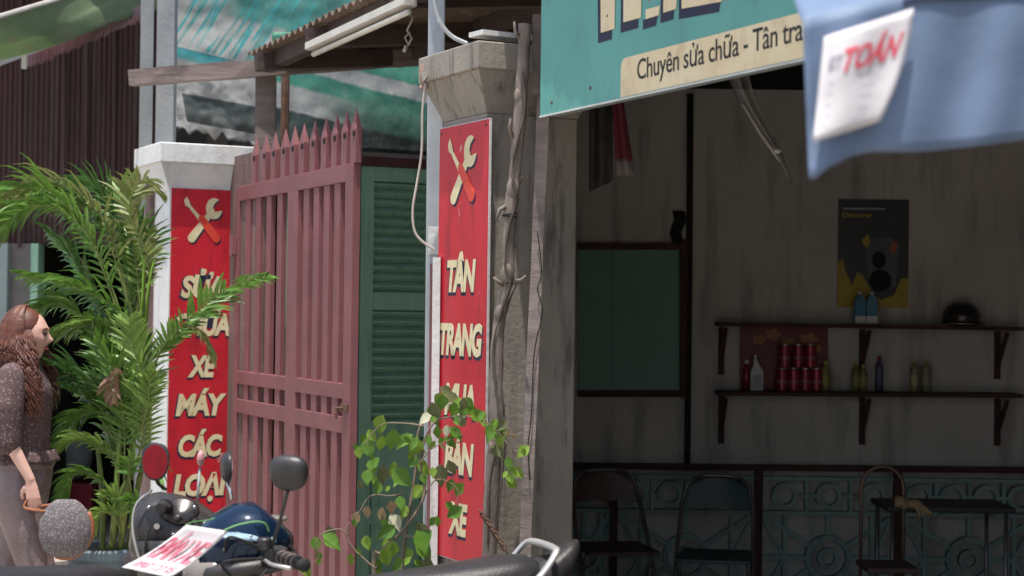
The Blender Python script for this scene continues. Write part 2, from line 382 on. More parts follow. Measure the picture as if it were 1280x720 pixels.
def tool_icon(parent, cx, cz, sx, sz, y):
    def pr(poly, dx=0, dz=0): return [(cx + (x + dx) * sx, cz + (z + dz) * sz) for x, z in poly]
    head = []
    for k in range(18):
        a = radians(55) + radians(295) * k / 17; head.append((.48 + .40 * cos(a), .50 + .46 * sin(a)))
    head += [(.52, .36), (.42, .55), (.50, .72)]
    wr = capsule((-.58, -.80), (.32, .30), .19, .13); dr = capsule((-.12, .05), (.60, -.78), .16, .19)
    shaft = [(-.98,.80),(-.86,.97),(-.72,.78),(-.66,.60),(-.10,.06),(-.26,-.04),(-.74,.50),(-.92,.60)]
    b = MB()
    for q in (head, wr, dr, shaft): b.prism(pr(q, .06, -.07), y - .001 - .0003 * R.random(), y + .0)
    part(parent, 'icon_shadow', b, m_navy)
    part(parent, 'wrench', MB().prism(pr(head), y - .0021, y + .0002).prism(pr(wr), y - .0024, y + .0001), m_cream)
    part(parent, 'screwdriver_shaft', MB().prism(pr(shaft), y - .0027, y + .0001), m_cream)
    part(parent, 'screwdriver_handle', MB().prism(pr(dr), y - .0032, y), m_tool)
def sign_word(parent, body, xc, z0, wd, ht, y):
    sp = .9
    a = text_mb(body, xc - wd/2, z0, wd, ht, y, .0012, .044, .18, sp)
    s = text_mb(body, xc - wd/2 - .010, z0 - .008, wd * 1.05, ht * 1.03, y, .0006, .072, .18, sp)
    o = part(parent, 'lettering_shadow', s, m_navy); part(parent, 'lettering', MB().add([v + Vector((0, -.0008, 0)) for v in a.v], a.f), m_cream)

# ================================================================== THE SETTING
struct('ground', MB().box(-60, 60, -40, 80, -.3, 0), m_ground)
fl = MB(); fl.add([(.1,6.55,.05),(.3,9.9,.05),(6,9.9,.05),(6,-3,.05),(4.75,-3,.05),(.1,6.55,.0),(.3,9.9,.0),(6,9.9,.0),(6,-3,.0),(4.75,-3,.0)],
       [(0,1,2,3,4),(9,8,7,6,5),(0,4,9,5),(0,5,6,1),(1,6,7,2),(2,7,8,3),(3,8,9,4)])
struct('floor', fl, m_floor)
BW = 9.9                                # distance of the shop's back wall

# shop room: back wall, side walls
shop = thing('workshop_building', 'open fronted concrete repair workshop with a dark stained back wall', 'building', (1, 7, 0))
part(shop, 'back_wall', MB().box(.05, 6.2, BW, BW + .15, 0, 2.93), m_int, True)
part(shop, 'shade_board', MB().box(.05, 6.2, BW + .02, BW + .12, 2.93, 3.9), m_blackv, True)  # black board painted in for the shade above the back wall
part(shop, 'side_wall', MB().beam((.19, 6.86, 1.5), (.28, BW, 1.5), .1, 3.0), m_int, True)
part(shop, 'right_wall', MB().box(6.0, 6.15, -3, BW, 0, 3.9), m_int, True)
q0 = Vector((.1, 6.2, 0)) + AN * 6.4; q1 = Vector((.1, 6.2, 0)) + AN * 10.4
part(shop, 'front_wall', MB().beam(q0 + Vector((0,0,1.6)), q1 + Vector((0,0,1.6)), .15, 3.2), m_int, True)
part(shop, 'end_wall', MB().box(4.6, 6.2, -3.15, -3, 0, 3.9), m_int, True)

# roof over shop and gateway: corrugated sheets laid side by side
E0 = P(310, 68, 9.5); E1 = P(430, 8, 8.0); ed = (E1 - E0); ed.z = 0; ed.normalize()
rb = Vector((-ed.y, ed.x, 0)); rb = rb if rb.x > 0 else -rb
roof = thing('corrugated_roof', 'rusty corrugated tin roof with a wavy edge over gateway and workshop', 'roof', E0)
SH = 1.2
for i in range(11):
    if i == 0: lab = 'end sheet with sunlit wavy edge'
    def fn(u, v, i=i):
        a = i * SH + u * (SH + .05); bb = v * 7.0
        return E0 + ed * a + rb * bb + Vector((0, 0, .014 * sin(2 * pi * a / .1) + .10 * bb + .004 * (i % 2)))
    part(roof, 'roof_sheet', MB().sheet(fn, 120 if i < 4 else 48, 3, .002), m_roof, True, smooth=True)
for k, dd in enumerate((.10, .85, 1.7, 2.6, 3.6, 4.6)):
    a = E0 + rb * dd + Vector((0,0,-.055 + .10 * dd)); part(roof, 'purlin', MB().beam(a, a + ed * 13, .06, .085, seg=6, jit=.004), m_rafter, True)
for k, dd in enumerate((.25, 1.15, 2.35, 3.6, 5.0, 6.6)):
    a = E0 + ed * dd + Vector((0,0,-.075)); part(roof, 'rafter', MB().beam(a - rb * .02, a + rb * 6.2 + Vector((0,0,.62)), .07, .09, seg=5, jit=.004), m_rafter, True)

# ------------------------------------------------------------------ gate pillars
def pillar(pxc, ytop, ybot, yc, matc, label, depth, shaft=.385, capw=.54):
    top = P(pxc, ytop, yc); bot = P(pxc, ybot, yc); ins = (capw - shaft) / 2
    t = thing('gate_pillar', label, 'pillar', (top.x, top.y, 0), ROT_B, None)
    zt, zb = top.z, bot.z; zs = zb - .15
    part(t, 'cap', MB().box(0, capw, 0, capw, zb, zt), matc, bevel=.006)
    part(t, 'cap_neck', MB().frustum((ins, capw-ins, ins, capw-ins, zs), (.012, capw-.012, .012, capw-.012, zb - .0005)), matc)
    part(t, 'shaft', MB().box(ins, capw-ins, ins, capw-ins, 0, zs), matc, bevel=.006)
    return t, top, ins
pl1, c1, in1 = pillar(200, 177, 202, 9.4, m_white, 'white painted square gate pillar behind the potted palm', 9.4)
pl2, c2p, in2 = pillar(597, 50, 85, 6.4, m_concdark, 'bare grey concrete gate pillar with stepped cap beside the workshop opening', 6.4)
# plaster flakes and a loose tile on the grey cap
tc = single('loose_tile', MB().box(-.13,.16,-.05,.05,0,.018).xf(Matrix.Translation(P(632, 49, 6.55)) @ Matrix.Rotation(ROT_B + .1, 4, 'Z')), m_wpaint, 'thin white tile lying on the grey pillar cap', 'tile')

# ------------------------------------------------------------------ vertical red signs
def red_sign(origin, rz, x0, x1, zb, zt, words, wd, label, iconz, zrow, hl):
    t = thing('shop_sign', label, 'sign', origin, rz, 'vertical red motorbike repair signs')
    part(t, 'board', MB().box(x0 + .004, x1 - .004, -.012, -.002, zb + .004, zt - .004), m_red)
    part(t, 'edge_trim', MB().box(x0, x1, -.009, .0, zb, zt), m_edge)
    xc = (x0 + x1) / 2; w_ = x1 - x0
    for sx_ in (x0 + .022, x1 - .022):
        for sz_ in (zt - .025, (zt + zb) / 2, zb + .03): part(t, 'screw', MB().ball((sx_, -.0125, sz_), .006, .003, .006, 8, 5), m_rust, smooth=True)
    tool_icon(t, xc, iconz, w_ * .31, hl * 1.13, -.012)
    for body, z, k in zip(words, zrow, wd): sign_word(t, body, xc, z, w_ * k, hl, -.012)
    return t
# left sign, on the face of the white pillar that looks at the viewer
o1 = c1 + BD * in1 + Vector((-BD.y, BD.x, 0)) * (in1 - .008)
def lxB(px, py, o): p = PL(px, py, o, BD); return (p - o).dot(BD), p.z
x0, zt = lxB(213, 234, o1); x1, _ = lxB(296, 236, o1); _, zb = lxB(250, 648, o1)
rows = [lxB(250, y, o1)[1] for y in (371, 418, 470, 518, 569, 618)]; ic = lxB(255, 275, o1)[1]
red_sign((o1.x, o1.y, 0), ROT_B, x0, x1, zb, zt, ['SỬA','CHỮA','XE','MÁY','CÁC','LOẠI'], (.66,.84,.42,.76,.66,.80),
         'red SỬA CHỮA XE MÁY CÁC LOẠI sign on white pillar', ic, rows, .112)
# middle sign, on the street face of the grey pillar
o2 = c2p + Vector((-BD.y, BD.x, 0)) * .0 + BD * (in2 - .006) 
def lxA(px, py, o): p = PL(px, py, o, AN); return (p - o).dot(AN), p.z
x0, zt1 = lxA(553, 160, o2); x1, zt2 = lxA(615, 148, o2); _, zb = lxA(595, 708, o2); zt = (zt1 + zt2) / 2
rows = [lxA(583, y, o2)[1] for y in (363, 443, 519, 592, 669)]; ic = lxA(584, 212, o2)[1]
red_sign((o2.x, o2.y, 0), ROT_A, x0, x1, zb, zt, ['TÂN','TRANG','MUA','BÁN','XE'], (.58,.86,.62,.60,.38),
         'red sign reading TÂN TRANG MUA BÁN XE on the grey concrete pillar', ic, rows, .115)

# white painted pilaster and maroon hinge post beyond the middle sign
b1 = PL(545.5, 500, c2p + BD * .055, AN)
single('painted_plank', MB().beam((b1.x, b1.y + .02, .0), P(546.5, 322, b1.y + .02), .030, .10, up=(0,1,0)), m_wpaint, 'narrow peeling white plank along the left edge of the lower red sign', 'plank')
pm = P(538.6, 500, 7.08); pm2 = P(541, 330, 7.08)
single('hinge_post', MB().tube([(pm.x, pm.y, 0), (pm2.x, pm2.y, pm2.z)], .012, 6), m_gate, 'thin maroon hinge post standing by the white plank', 'post')
# galvanised post behind the cap
g0 = P(545, 330, 7.1); g1 = P(546.5, -60, 7.1)
gp = thing('steel_post', 'tall galvanised steel post rising behind the grey pillar cap', 'post', (g0.x, g0.y, 0))
part(gp, 'tube', MB().beam((g0.x, g0.y, .0), (g1.x, g1.y, g1.z + .4), .068, .045, up=(0,1,0)), m_galv, True, bevel=.004)
part(gp, 'bracket', MB().beam(P(543, 283, 7.05), P(543, 318, 7.05), .050, .012, up=(0,1,0)), m_wpaint, True)

# ------------------------------------------------------------------ gate leaf
ga = P(293, 400, 9.5); gb = P(438.5, 400, 7.85); gd = gb - ga; gd.z = 0; GL = gd.length; gd.normalize(); ROT_G = math.atan2(gd.y, gd.x)
gate = thing('iron_gate', 'maroon iron gate leaf with pointed bars between the pillars', 'gate', (ga.x, ga.y, 0), ROT_G)
D = .038
def gx(px): p = PL(px, 390, ga, gd); return (p - ga).dot(gd)
ZT, ZT0, ZM1, ZM2, ZM3, ZM4, ZB = 2.315, 2.235, 1.325, 1.255, 1.175, 1.10, .12
part(gate, 'stile', MB().box(0, .055, 0, D, ZB, ZT), m_gate, bevel=.003)
ms0, ms1 = gx(357.5), gx(370)
part(gate, 'stile', MB().box(ms0, ms1, 0, D, ZB + .1, ZT0), m_gate, bevel=.003)
part(gate, 'stile', MB().box(GL - .10, GL, 0, D, ZB, ZT), m_gate, bevel=.003)
for za, zb_ in ((ZT0, ZT), (ZM2, ZM1), (ZM4, ZM3), (ZB, ZB + .1)):
    part(gate, 'rail', MB().box(.055, GL - .10, .001, D - .001, za, zb_), m_gate, bevel=.003)
bars = []
bw = .077
def barset(xa, xb, n):
    out = []
    for k in range(1, n + 1):
        out.append(xa + (xb - xa) * k / (n + 1))
    return out
bx = barset(.02, ms0 + .035, 4) + barset(ms1 - .035, GL - .075, 4)
bar0 = None
for x in bx:
    if bar0 is None:
        bar0 = part(gate, 'bar', MB().box(-bw/2, bw/2, .006, D - .006, ZB + .1, ZT0), m_gate, bevel=.002); bar0.location.x = x
    else: inst(bar0, gate, (x, 0, 0))
pxs = [313, 325.5, 337, 349.5, 361, 372.5, 386, 400, 413, 425.5, 437]; pk0 = None
for k, px in enumerate(pxs):
    x = gx(px); hh = .018
    if pk0 is None:
        mbk = MB().box(-.036, .036, .004, D - .004, ZT, ZT + .15)
        mbk.frustum((-.036,.036,.004,D-.004,ZT+.15), (-.002,.002,D/2-.001,D/2+.001,ZT+.245))
        pk0 = part(gate, 'picket', mbk, m_gate, bevel=.001); pk0.location.x = x
    else: inst(pk0, gate, (x, 0, 0))
# black patches painted in for the shade of hollow ends below the points
hl0 = None
for px in pxs:
    x = gx(px)
    if hl0 is None: hl0 = part(gate, 'hole_patch', MB().box(-.010,.010,-.002,.006,ZT+.118,ZT+.142), m_blackv); hl0.location.x = x + .018
    else: inst(hl0, gate, (x + .018, 0, 0))

for z in (.45, 1.95):
    part(gate, 'hinge', MB().box(-.045, .03, -.012, .0, z, z + .09).tube([(-.03,-.012,z-.01),(-.03,-.012,z+.10)], .014, 8), m_gate, bevel=.002)
part(gate, 'latch', MB().box(GL - .085, GL - .01, -.014, -.001, 1.20, 1.235).tube([(GL-.05,-.014,1.218),(GL-.05,-.045,1.218),(GL-.05,-.045,1.17)], .007, 8), m_rust)
# ------------------------------------------------------------------ louvred door and its wall
do = P(450, 400, 9.35); do.z = 0
def dl(px, py): p = PL(px, py, do, BD); return (p - do).dot(BD), p.z
_, dtop = dl(490, 209); dw, _ = dl(541, 300)
slat0 = [None]
def door_leaf(off, label):
    t = thing('louvred_door', label, 'door', do + BD * off, ROT_B, 'green louvred door leaves')
    W_ = dw; z1a = dl(500, 228)[1]; z1b = dl(500, 366)[1]; z2a = dl(500, 388)[1]; z2b = dl(500, 526)[1]
    xs0 = dl(467.5, 300)[0]; xs1 = dl(533, 300)[0]
    part(t, 'stile', MB().box(.0, xs0, 0, .04, .06, dtop), m_door, bevel=.003)
    part(t, 'stile', MB().box(xs1, W_, 0, .04, .06, dtop), m_door, bevel=.003)
    for a, b in ((z1a, dtop), (z2a, z1b), (z2b - .09, z2b), (.06, .22), (z2b - .55, z2b - .46)):
        part(t, 'rail', MB().box(xs0, xs1, .001, .039, a, b), m_door, bevel=.002)
    part(t, 'panel', MB().box(xs0 + .01, xs1 - .01, .012, .03, z2b - .47, z2b - .08).box(xs0 + .04, xs1 - .04, .004, .02, z2b - .44, z2b - .12), m_door, bevel=.004)
    part(t, 'panel', MB().box(xs0 + .01, xs1 - .01, .012, .03, .21, z2b - .54).box(xs0 + .04, xs1 - .04, .004, .02, .26, z2b - .58), m_door, bevel=.004)
    part(t, 'backing', MB().box(xs0, xs1, .036, .0385, z2b, z1a), m_door)
    for za, zb2 in ((z1b, z1a), (z2b, z2a)):
        n = 12
        for k in range(n):
            z = za + (zb2 - za) * (k + .5) / n
            if slat0[0] is None:
                slat0[0] = part(t, 'slat', MB().beam((xs0, .018, 0), (xs1, .018, 0), .044, .008, up=(0, .75, 1)), m_door); slat0[0].location.z = z
            else: inst(slat0[0], t, (0, 0, z))
    return t
door_leaf(0, 'green louvred door leaf seen between the gate and the red sign')
door_leaf(-dw - .012, 'green louvred door leaf mostly hidden behind the iron gate')
hw = thing('house_wall', 'shaded mauve plaster wall around the green louvred doors', 'wall', do - BD * 1.6, ROT_B)
part(hw, 'wall', MB().box(1.6 - dw - .12, 1.6 - dw - .06, .01, 1.0, 0, dtop + .06), m_doorwall)
part(hw, 'wall', MB().box(.70, 1.6 - dw - .13, .9, 1.0, 0, dtop + .06), m_doorwall)
part(hw, 'wall', MB().box(1.6 + dw + .02, 2.9, -.01, .13, 0, dtop + .06), m_doorwall)
part(hw, 'lintel', MB().box(1.6 - dw - .06, 1.6 + dw + .02, -.02, .12, dtop + .002, dtop + .05), m_lintel)
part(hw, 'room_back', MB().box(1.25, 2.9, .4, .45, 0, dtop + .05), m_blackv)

# ------------------------------------------------------------------ tarps and structure above the gateway
def tarp(name, label, corners, yj, mat, nu=40, nv=24, amp=.03, ragged=0, seed=0):
    # corners: TL, TR, BR, BL world points
    TL, TR, BR, BL = corners; c = (BL + BR) / 2
    def fn(u, v):
        p = TL.lerp(TR, u).lerp(BL.lerp(BR, u), v)
        n = mnoise.noise(Vector((u * 5 + seed, v * 3, seed))) + .5 * mnoise.noise(Vector((u * 14 + seed, v * 9, seed + 3)))
        q = p + Vector((0, n * amp, 0))
        if ragged: q.z += ragged * mnoise.noise(Vector((u * 12, seed, 0))) * v ** 4
        return q
    return single(name, MB().sheet(fn, nu, nv, .002), mat, label, 'tarpaulin', smooth=True)
G_ = (.40,.40,.375); T_ = (.03,.26,.24); K_ = (.022,.026,.025); GR = (.035,.17,.12)
# material bands run across object space: (x, z) relative to the sheet's bottom centre
def band2(name, k, rl, rr, x0, x1, warp=.02, streak=None, z0=0.0, zs=1.0):
    m, t, b = nodes(name); v = vec(t, rand=False)
    def dot(a):
        d = t.nodes.new('ShaderNodeVectorMath'); d.operation = 'DOT_PRODUCT'; d.inputs[1].default_value = a; t.links.new(v, d.inputs[0]); return d.outputs['Value']
    def ma(op, a, b_, c=None):
        q = t.nodes.new('ShaderNodeMath'); q.operation = op
        for i_, x_ in enumerate((a, b_, c)):
            if x_ is None: continue
            if isinstance(x_, (int, float)): q.inputs[i_].default_value = x_
            else: t.links.new(x_, q.inputs[i_])
        return q.outputs[0]
    tt = ma('MULTIPLY_ADD', ma('MULTIPLY_ADD', noisef(t, v, 14, 0, 1), warp, dot((k, 0, 1))), zs, z0)
    def ramp(st):
        r = t.nodes.new('ShaderNodeValToRGB'); e = r.color_ramp.elements
        while len(e) < len(st): e.new(.5)
        for q, (p, c) in zip(e, st): q.position = p; q.color = (*c, 1)
        t.links.new(tt, r.inputs[0]); return r.outputs[0]
    mr = t.nodes.new('ShaderNodeMapRange'); mr.inputs[1].default_value = x0; mr.inputs[2].default_value = x1; t.links.new(dot((1, 0, .2)), mr.inputs[0])
    col = mix(t, mr.outputs[0], ramp(rl), ramp(rr))
    if streak:
        c, lo_, tmin = streak
        cb = t.nodes.new('ShaderNodeCombineXYZ'); t.links.new(ma('MULTIPLY', dot((cos(.55), 0, -sin(.55))), 26.0), cb.inputs[0]); t.links.new(ma('MULTIPLY', dot((sin(.55), 0, cos(.55))), 1.6), cb.inputs[1])
        sf = noisef(t, cb.outputs[0], 1.0, lo_, lo_ + .05, det=3, rough=.5)
        gate_ = ma('GREATER_THAN', tt, tmin); col = mix(t, ma('MULTIPLY', sf, gate_), col, c)
        sf2 = noisef(t, cb.outputs[0], .45, .55, .60, det=2); col = mix(t, ma('MULTIPLY', sf2, gate_), col, (.035,.21,.19), .75)
    col = mix(t, noisef(t, v, 26, .48, .75), col, (.15,.15,.14), .3)
    t.links.new(col, b.inputs['Base Color']); b.inputs['Roughness'].default_value = .6
    bumpn(t, b, noisef(t, vec(t, (1,1,.3), rand=False), 24, .2, .8), .4, .012); return m
TL_ = (.03,.27,.27)
r1 = [(0,(.36,.36,.34)),(.30,(.40,.40,.37)),(.34,(.05,.28,.28)),(.40,(.02,.22,.24)),(.425,(.02,.15,.17)),(.435,(.31,.32,.30)),(1,(.30,.31,.29))]
r1r = [(0,(.36,.36,.34)),(.41,(.38,.38,.36)),(.435,(.30,.31,.29)),(.8,(.30,.31,.29)),(.85,(.05,.20,.17)),(1,(.05,.2,.17))]
m_t1 = band2('streaked_tarp', .227, r1, r1r, -.28, -.10, .012, (TL_, .54, .44), .30, 1.5)
r2 = [(0,(.38,.37,.35)),(1,(.30,.30,.28))]
r2r = [(0,(.36,.35,.33)),(.30,(.31,.31,.29)),(.31,(.03,.035,.035)),(.42,(.05,.065,.06)),(.58,(.03,.045,.045)),(.60,(.33,.33,.31)),(1,(.29,.30,.28))]
m_t2 = band2('printed_tarp', .17, r2, r2r, -.20, -.195, .006, None, .10, 1.67)
r3 = [(0,(.012,.02,.018)),(.20,(.02,.04,.035)),(.255,(.03,.05,.045)),(.27,(.36,.37,.35)),(.45,(.30,.31,.29)),(.48,(.03,.20,.13)),(.60,(.02,.15,.11)),(.62,(.29,.30,.28)),(.72,(.29,.30,.28)),(.74,(.03,.19,.12)),(1,(.03,.19,.12))]
r3r = [(0,(.010,.014,.012)),(.26,(.012,.02,.017)),(.29,(.02,.08,.055)),(.45,(.025,.11,.07)),(.59,(.03,.17,.11)),(.61,(.36,.37,.34)),(.71,(.29,.30,.28)),(.73,(.03,.19,.12)),(1,(.03,.19,.12))]
m_t3 = band2('green_banner', .24, r3, r3r, -.28, .12, .03, None, .02, 1.35)
pz = 10.9
tarp('tarpaulin', 'grey tarpaulin streaked with teal hanging above the timber beam', [P(214,-45,pz),P(470,-45,pz),P(470,105,pz),P(216,88,pz)], 0, m_t1, 50, 30, .018, seed=1)
tarp('tarpaulin', 'rumpled grey banner with a dark printed band under the beam, left of the timber post', [P(217,86,pz-.15),P(345,96,pz-.15),P(345,186,pz-.15),P(222,160,pz-.15)], 0, m_t2, 40, 24, .020, ragged=.06, seed=4)
tarp('tarpaulin', 'dark green and grey banner hanging right of the timber post', [P(340,40,pz-.4),P(560,40,pz-.4),P(560,196,pz-.4),P(340,182,pz-.4)], 0, m_t3, 50, 24, .018, seed=9)
single('torn_banner_edge', MB().sheet(lambda u, v: P(214 + 7 * u + 4 * mnoise.noise(Vector((v*9,0,2))), 40 + 118 * v, 10.2) + Vector((0, .02 * sin(9*v), 0)), 3, 16, .002), m_wpaint,
       'torn white plastic strip hanging on the grey steel column', 'plastic strip')
bw_ = thing('black_backdrop', 'black backdrop for the dark space far behind the hanging tarpaulins', 'wall', (0, 12.6, 0))
part(bw_, 'wall', MB().box(-2.6, 1.6, 0, .15, 0, 5.5), m_blackv)  # flat black stands in for the shade behind the tarpaulins
ca = P(208, 180, 10.0); cb = P(210, -40, 10.0)
single('steel_column', MB().beam((ca.x, ca.y, 0), (cb.x, cb.y, 3.9), .10, .09, up=(0,1,0)), m_greysteel, 'grey steel column rising behind the white pillar cap', 'column')
ca = P(183, 180, 10.15); cb = P(185, -40, 10.15)
single('metal_flashing', MB().beam((ca.x, ca.y, 0), (cb.x, cb.y, 3.9), .075, .01, up=(0,1,0)), m_greysteel, 'narrow pale metal strip left of the grey steel column', 'metal strip')
# timber beam, post, rod
single('timber_beam', MB().beam(P(163, 97.5, 9.75), P(535, 70, 9.55), .075, .088, seg=14, jit=.0035), m_timberx, 'long rough timber beam crossing above the gateway', 'beam')
ta = P(333, 180, 9.72); tb = P(333, 96, 9.72)
single('timber_post', MB().beam((ta.x, ta.y, 0), (tb.x, tb.y, tb.z), .108, .07, up=(0,1,0), seg=10, jit=.002), m_timber, 'square grey timber post holding the beam behind the gate', 'post')
ta = P(356, 180, 9.9); tb = P(357, 90, 9.9)
single('rusty_rod', MB().tube([(ta.x, ta.y, 0), (tb.x, tb.y, tb.z)], .024, 8), m_rust, 'thin rusty pipe beside the square timber post', 'pipe')
# strip lamp (unlit)
la, lb = P(390, 60, 8.35), P(514, 3, 7.2)
lamp = thing('strip_lamp', 'unlit white strip lamp fixture hanging aslant under the roof', 'lamp', (la + lb) / 2)
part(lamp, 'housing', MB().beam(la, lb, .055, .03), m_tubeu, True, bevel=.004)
part(lamp, 'side_reflector', MB().beam(la + Vector((-.031,0,.008)), lb + Vector((-.031,0,.008)), .006, .032), m_tube, True)
part(lamp, 'tube', MB().tube([la.lerp(lb, .02) + Vector((.0,0,-.034)), la.lerp(lb, .98) + Vector((0,0,-.034))], .013, 10), m_tube, True, smooth=True)
pts = [P(511, 12, 7.6), P(516, 24, 7.6), P(509, 38, 7.6), P(515, 48, 7.6), P(507, 62, 7.6)]
single('hanging_wire', MB().tube(pts, .005, 5).tube([P(513,40,7.6), P(506,47,7.6), P(510,55,7.6)], .004, 5).tube([P(508,57,7.6), P(505,65,7.6)], .009, 6), m_cable, 'loose white wire with a plug dangling from the strip lamp', 'wire', smooth=True)
# cables by the pillar
def smoothpath(pts, n=8):
    out = []; m = len(pts)
    for i in range(m - 1):
        p0, p1, p2, p3 = pts[max(i-1,0)], pts[i], pts[i+1], pts[min(i+2,m-1)]
        for k in range(n):
            t = k / n; out.append(0.5 * ((2*p1) + (p2-p0)*t + (2*p0-5*p1+4*p2-p3)*t*t + (3*p1-p0-3*p2+p3)*t*t*t))
    return out + [pts[-1]]
cy = 6.82
single('grey_cable', MB().tube(smoothpath([P(x, y, cy) for x, y in ((532,104),(528,140),(527,190),(521,230),(516,262),(518,288),(528,302),(543,312))]), .0055, 6), m_cable, 'grey cable looping down left of the galvanised post', 'cable', smooth=True)
single('thick_cable', MB().tube(smoothpath([P(x, y, 6.75) for x, y in ((541,-12),(545,12),(553,32),(566,46),(585,55))]), .009, 6), m_galv, 'thick grey cable curving from the post onto the pillar cap', 'cable', smooth=True)
def junction():
    t = thing('clay_bracket', 'broken clay bracket stuck to the left tip of the grey cap', 'bracket', P(532, 116, 6.86))
    part(t, 'block', MB().beam(P(530,80,6.86), P(530,112,6.86), .03, .05, up=(0,1,0), seg=4, jit=.006), M('pinkish_clay', (.50,.36,.29), (.38,.26,.21), s=12, rough=.9), True)
    part(t, 'arm', MB().beam(P(528,100,6.84), P(541,90,6.8), .03, .035, seg=3, jit=.005), m_concdark, True)
junction()

# ------------------------------------------------------------------ bare pole, timber post and chain in front of the grey pillar
def yB(px, off): return PL(px, 400, c2p + BD * in2 + Vector((-BD.y, BD.x, 0)) * (in2 - off), BD).y
tr = [(656.5,30,7.5),(653.5,90,7),(650.5,140,7.5),(646,190,7),(643.5,220,6.5),(640,250,7.8),(635,290,7.2),(636,330,6.6),(634,352,6.6),(627.5,380,6),(621.5,430,7.5),(620,490,8),(620,540,8.3),(615.5,600,8.5),(612,680,8.5),(610,800,9),(609,960,9.5)]
pth = [P(x, y, 6.30) for x, y, r in tr]; pth[-1].z = 0
bp = thing('bare_pole', 'crooked bare tree trunk pole tied in front of the grey pillar', 'pole', (pth[-1].x, pth[-1].y, 0))
n_ = len(pth); pp = smoothpath(pth, 5); rr = []
for i in range(len(pp)):
    k = i / 5; a = int(min(k, n_ - 1)); b = min(a + 1, n_ - 1); rr.append(1.10 * (tr[a][2] + (tr[b][2] - tr[a][2]) * (k - a)) * 6.3 / 2200 * (1 + .10 * mnoise.noise(Vector((k * 2.3, 1, 0)))))
part(bp, 'trunk', MB().tube(pp, rr, 12, jit=.07), m_bark, True, smooth=True)
vn = smoothpath([P(x + 5*sin(i*1.9), y, 6.27) for i, (x, y, r) in enumerate(tr[1:15])], 6)
part(bp, 'vine', MB().tube(vn, [.0048 + .0018*sin(i*.7) for i in range(len(vn))], 7, jit=.15), m_bark2, True, smooth=True)
vn = smoothpath([P(x + 9 - 4*sin(i*1.3), y, 6.30) for i, (x, y, r) in enumerate(tr[4:15])], 6)
part(bp, 'vine', MB().tube(vn, [.0034 + .001*sin(i*.9) for i in range(len(vn))], 6, jit=.15), m_bark2, True, smooth=True)
for x_, y_, r_ in ((648,120,.017),(641,236,.024),(634,344,.026),(624,392,.02),(620,470,.018),(617,560,.02)):
    part(bp, 'knot', MB().ball(P(x_, y_, 6.285), r_*.95, r_*.6, r_*1.7, 10, 7), m_bark, True, smooth=True)
for a, b, c in (((641,172),(637,160),(638,148)), ((647,45),(644,38),(643,27)), ((645,352),(652,350),(657,345)), ((629,356),(622,352),(617,347)), ((632,258),(624,262),(621,275))):
    part(bp, 'twig', MB().tube([P(*a, 6.29), P(*b, 6.27), P(*c, 6.26)], [.010,.007,.004], 6), m_bark, True, smooth=True)
for py, px in ((268, 637), (351, 634)):
    part(bp, 'tie_wire', MB().torus(P(px, py, 6.30), .026, .0025, (1,0,.15), (0,1,0)).torus(P(px+.5, py + 3, 6.30), .026, .0025, (1,0,-.1), (0,1,0)), m_blackv, True)
wa, wb = P(678.5, 150, 6.36), P(657, 670, 6.36)
bt = wa + (wa - wb) * .55; bb = wb + (wb - wa) * ((wb.z) / (wa.z - wb.z)); 
tp = thing('timber_plank', 'long split grey plank leaning upright beside the bare pole', 'plank', (bb.x, bb.y, 0))
part(tp, 'plank', MB().beam(bb, bt, .043, .03, up=(0,1,0), seg=22, jit=.002), m_plank, True)
part(tp, 'batten', MB().beam(P(671, 18, 6.33), P(670, 118, 6.33), .03, .02, up=(0,1,0), seg=4, jit=.002), m_timber, True)
part(tp, 'wire', MB().tube(smoothpath([P(x, y, 6.33) for x, y in ((672,290),(677,340),(672,362),(678,390),(668,440),(664,520),(660,560),(663,600))]), .0022, 5), m_blackv, True)
ch = thing('rusty_chain', 'rusty chain hanging below the bare pole beside the motorbike seat', 'chain', P(618, 670, 6.22))
p, q = P(601, 640, 6.24), P(632, 688, 6.2)
for k in range(13):
    c = p.lerp(q, k / 12); d = (q - p).normalized(); sd_ = d.cross(Vector((0,1,0))).normalized() if k % 2 else Vector((0,1,0))
    part(ch, 'link', MB().torus(c, .0085, .0028, d * 1.35, sd_, 10, 5), m_rust, True, smooth=True)

# ------------------------------------------------------------------ turquoise shop sign over the opening
so0 = P(675, 147, 6.2)
def lg(px, py): p = PL(px, py, so0, AN); return (p - so0).dot(AN), p.z
zbot = so0.z; gs = thing('shop_signboard', 'weathered turquoise signboard with cream lettering above the workshop opening', 'sign', (so0.x, so0.y, 0), ROT_A)
SLn = 3.1; zb2 = lg(1003, 76)[1]; xr = lg(1003, 76)[0]; slp = (zb2 - zbot) / xr
def zl(x): return zbot + slp * x
part(gs, 'panel', MB().prism([(0, zl(0)), (SLn, zl(SLn)), (SLn, zl(SLn) + 1.15), (0, zl(0) + 1.15)], 0, .012), m_greensign)
part(gs, 'frame', MB().beam((0, .035, zl(0)+.02), (SLn, .035, zl(SLn)+.02), .04, .03).beam((.02,.035,zl(0)+.04), (.02,.035,zl(0)+1.1), .03, .03, up=(0,1,0)).beam((0,.035,zl(0)+1.1), (SLn,.035,zl(SLn)+1.1), .04, .03).beam((SLn-.02,.035,zl(SLn)+.04), (SLn-.02,.035,zl(SLn)+1.1), .03,.03,up=(0,1,0)), m_galv)
part(gs, 'edge_lip', MB().beam((0, -.002, zl(0)+.002), (SLn, -.002, zl(SLn)+.002), .004, .006), m_edge)
x0c, z0c = lg(776, 124); x1c, z1c = lg(778, 72); hC = z1c - z0c; xe = SLn - .12
cp = [(x0c, zl(x0c) + .008), (xe, zl(xe) + .008), (xe, zl(xe) + hC)]
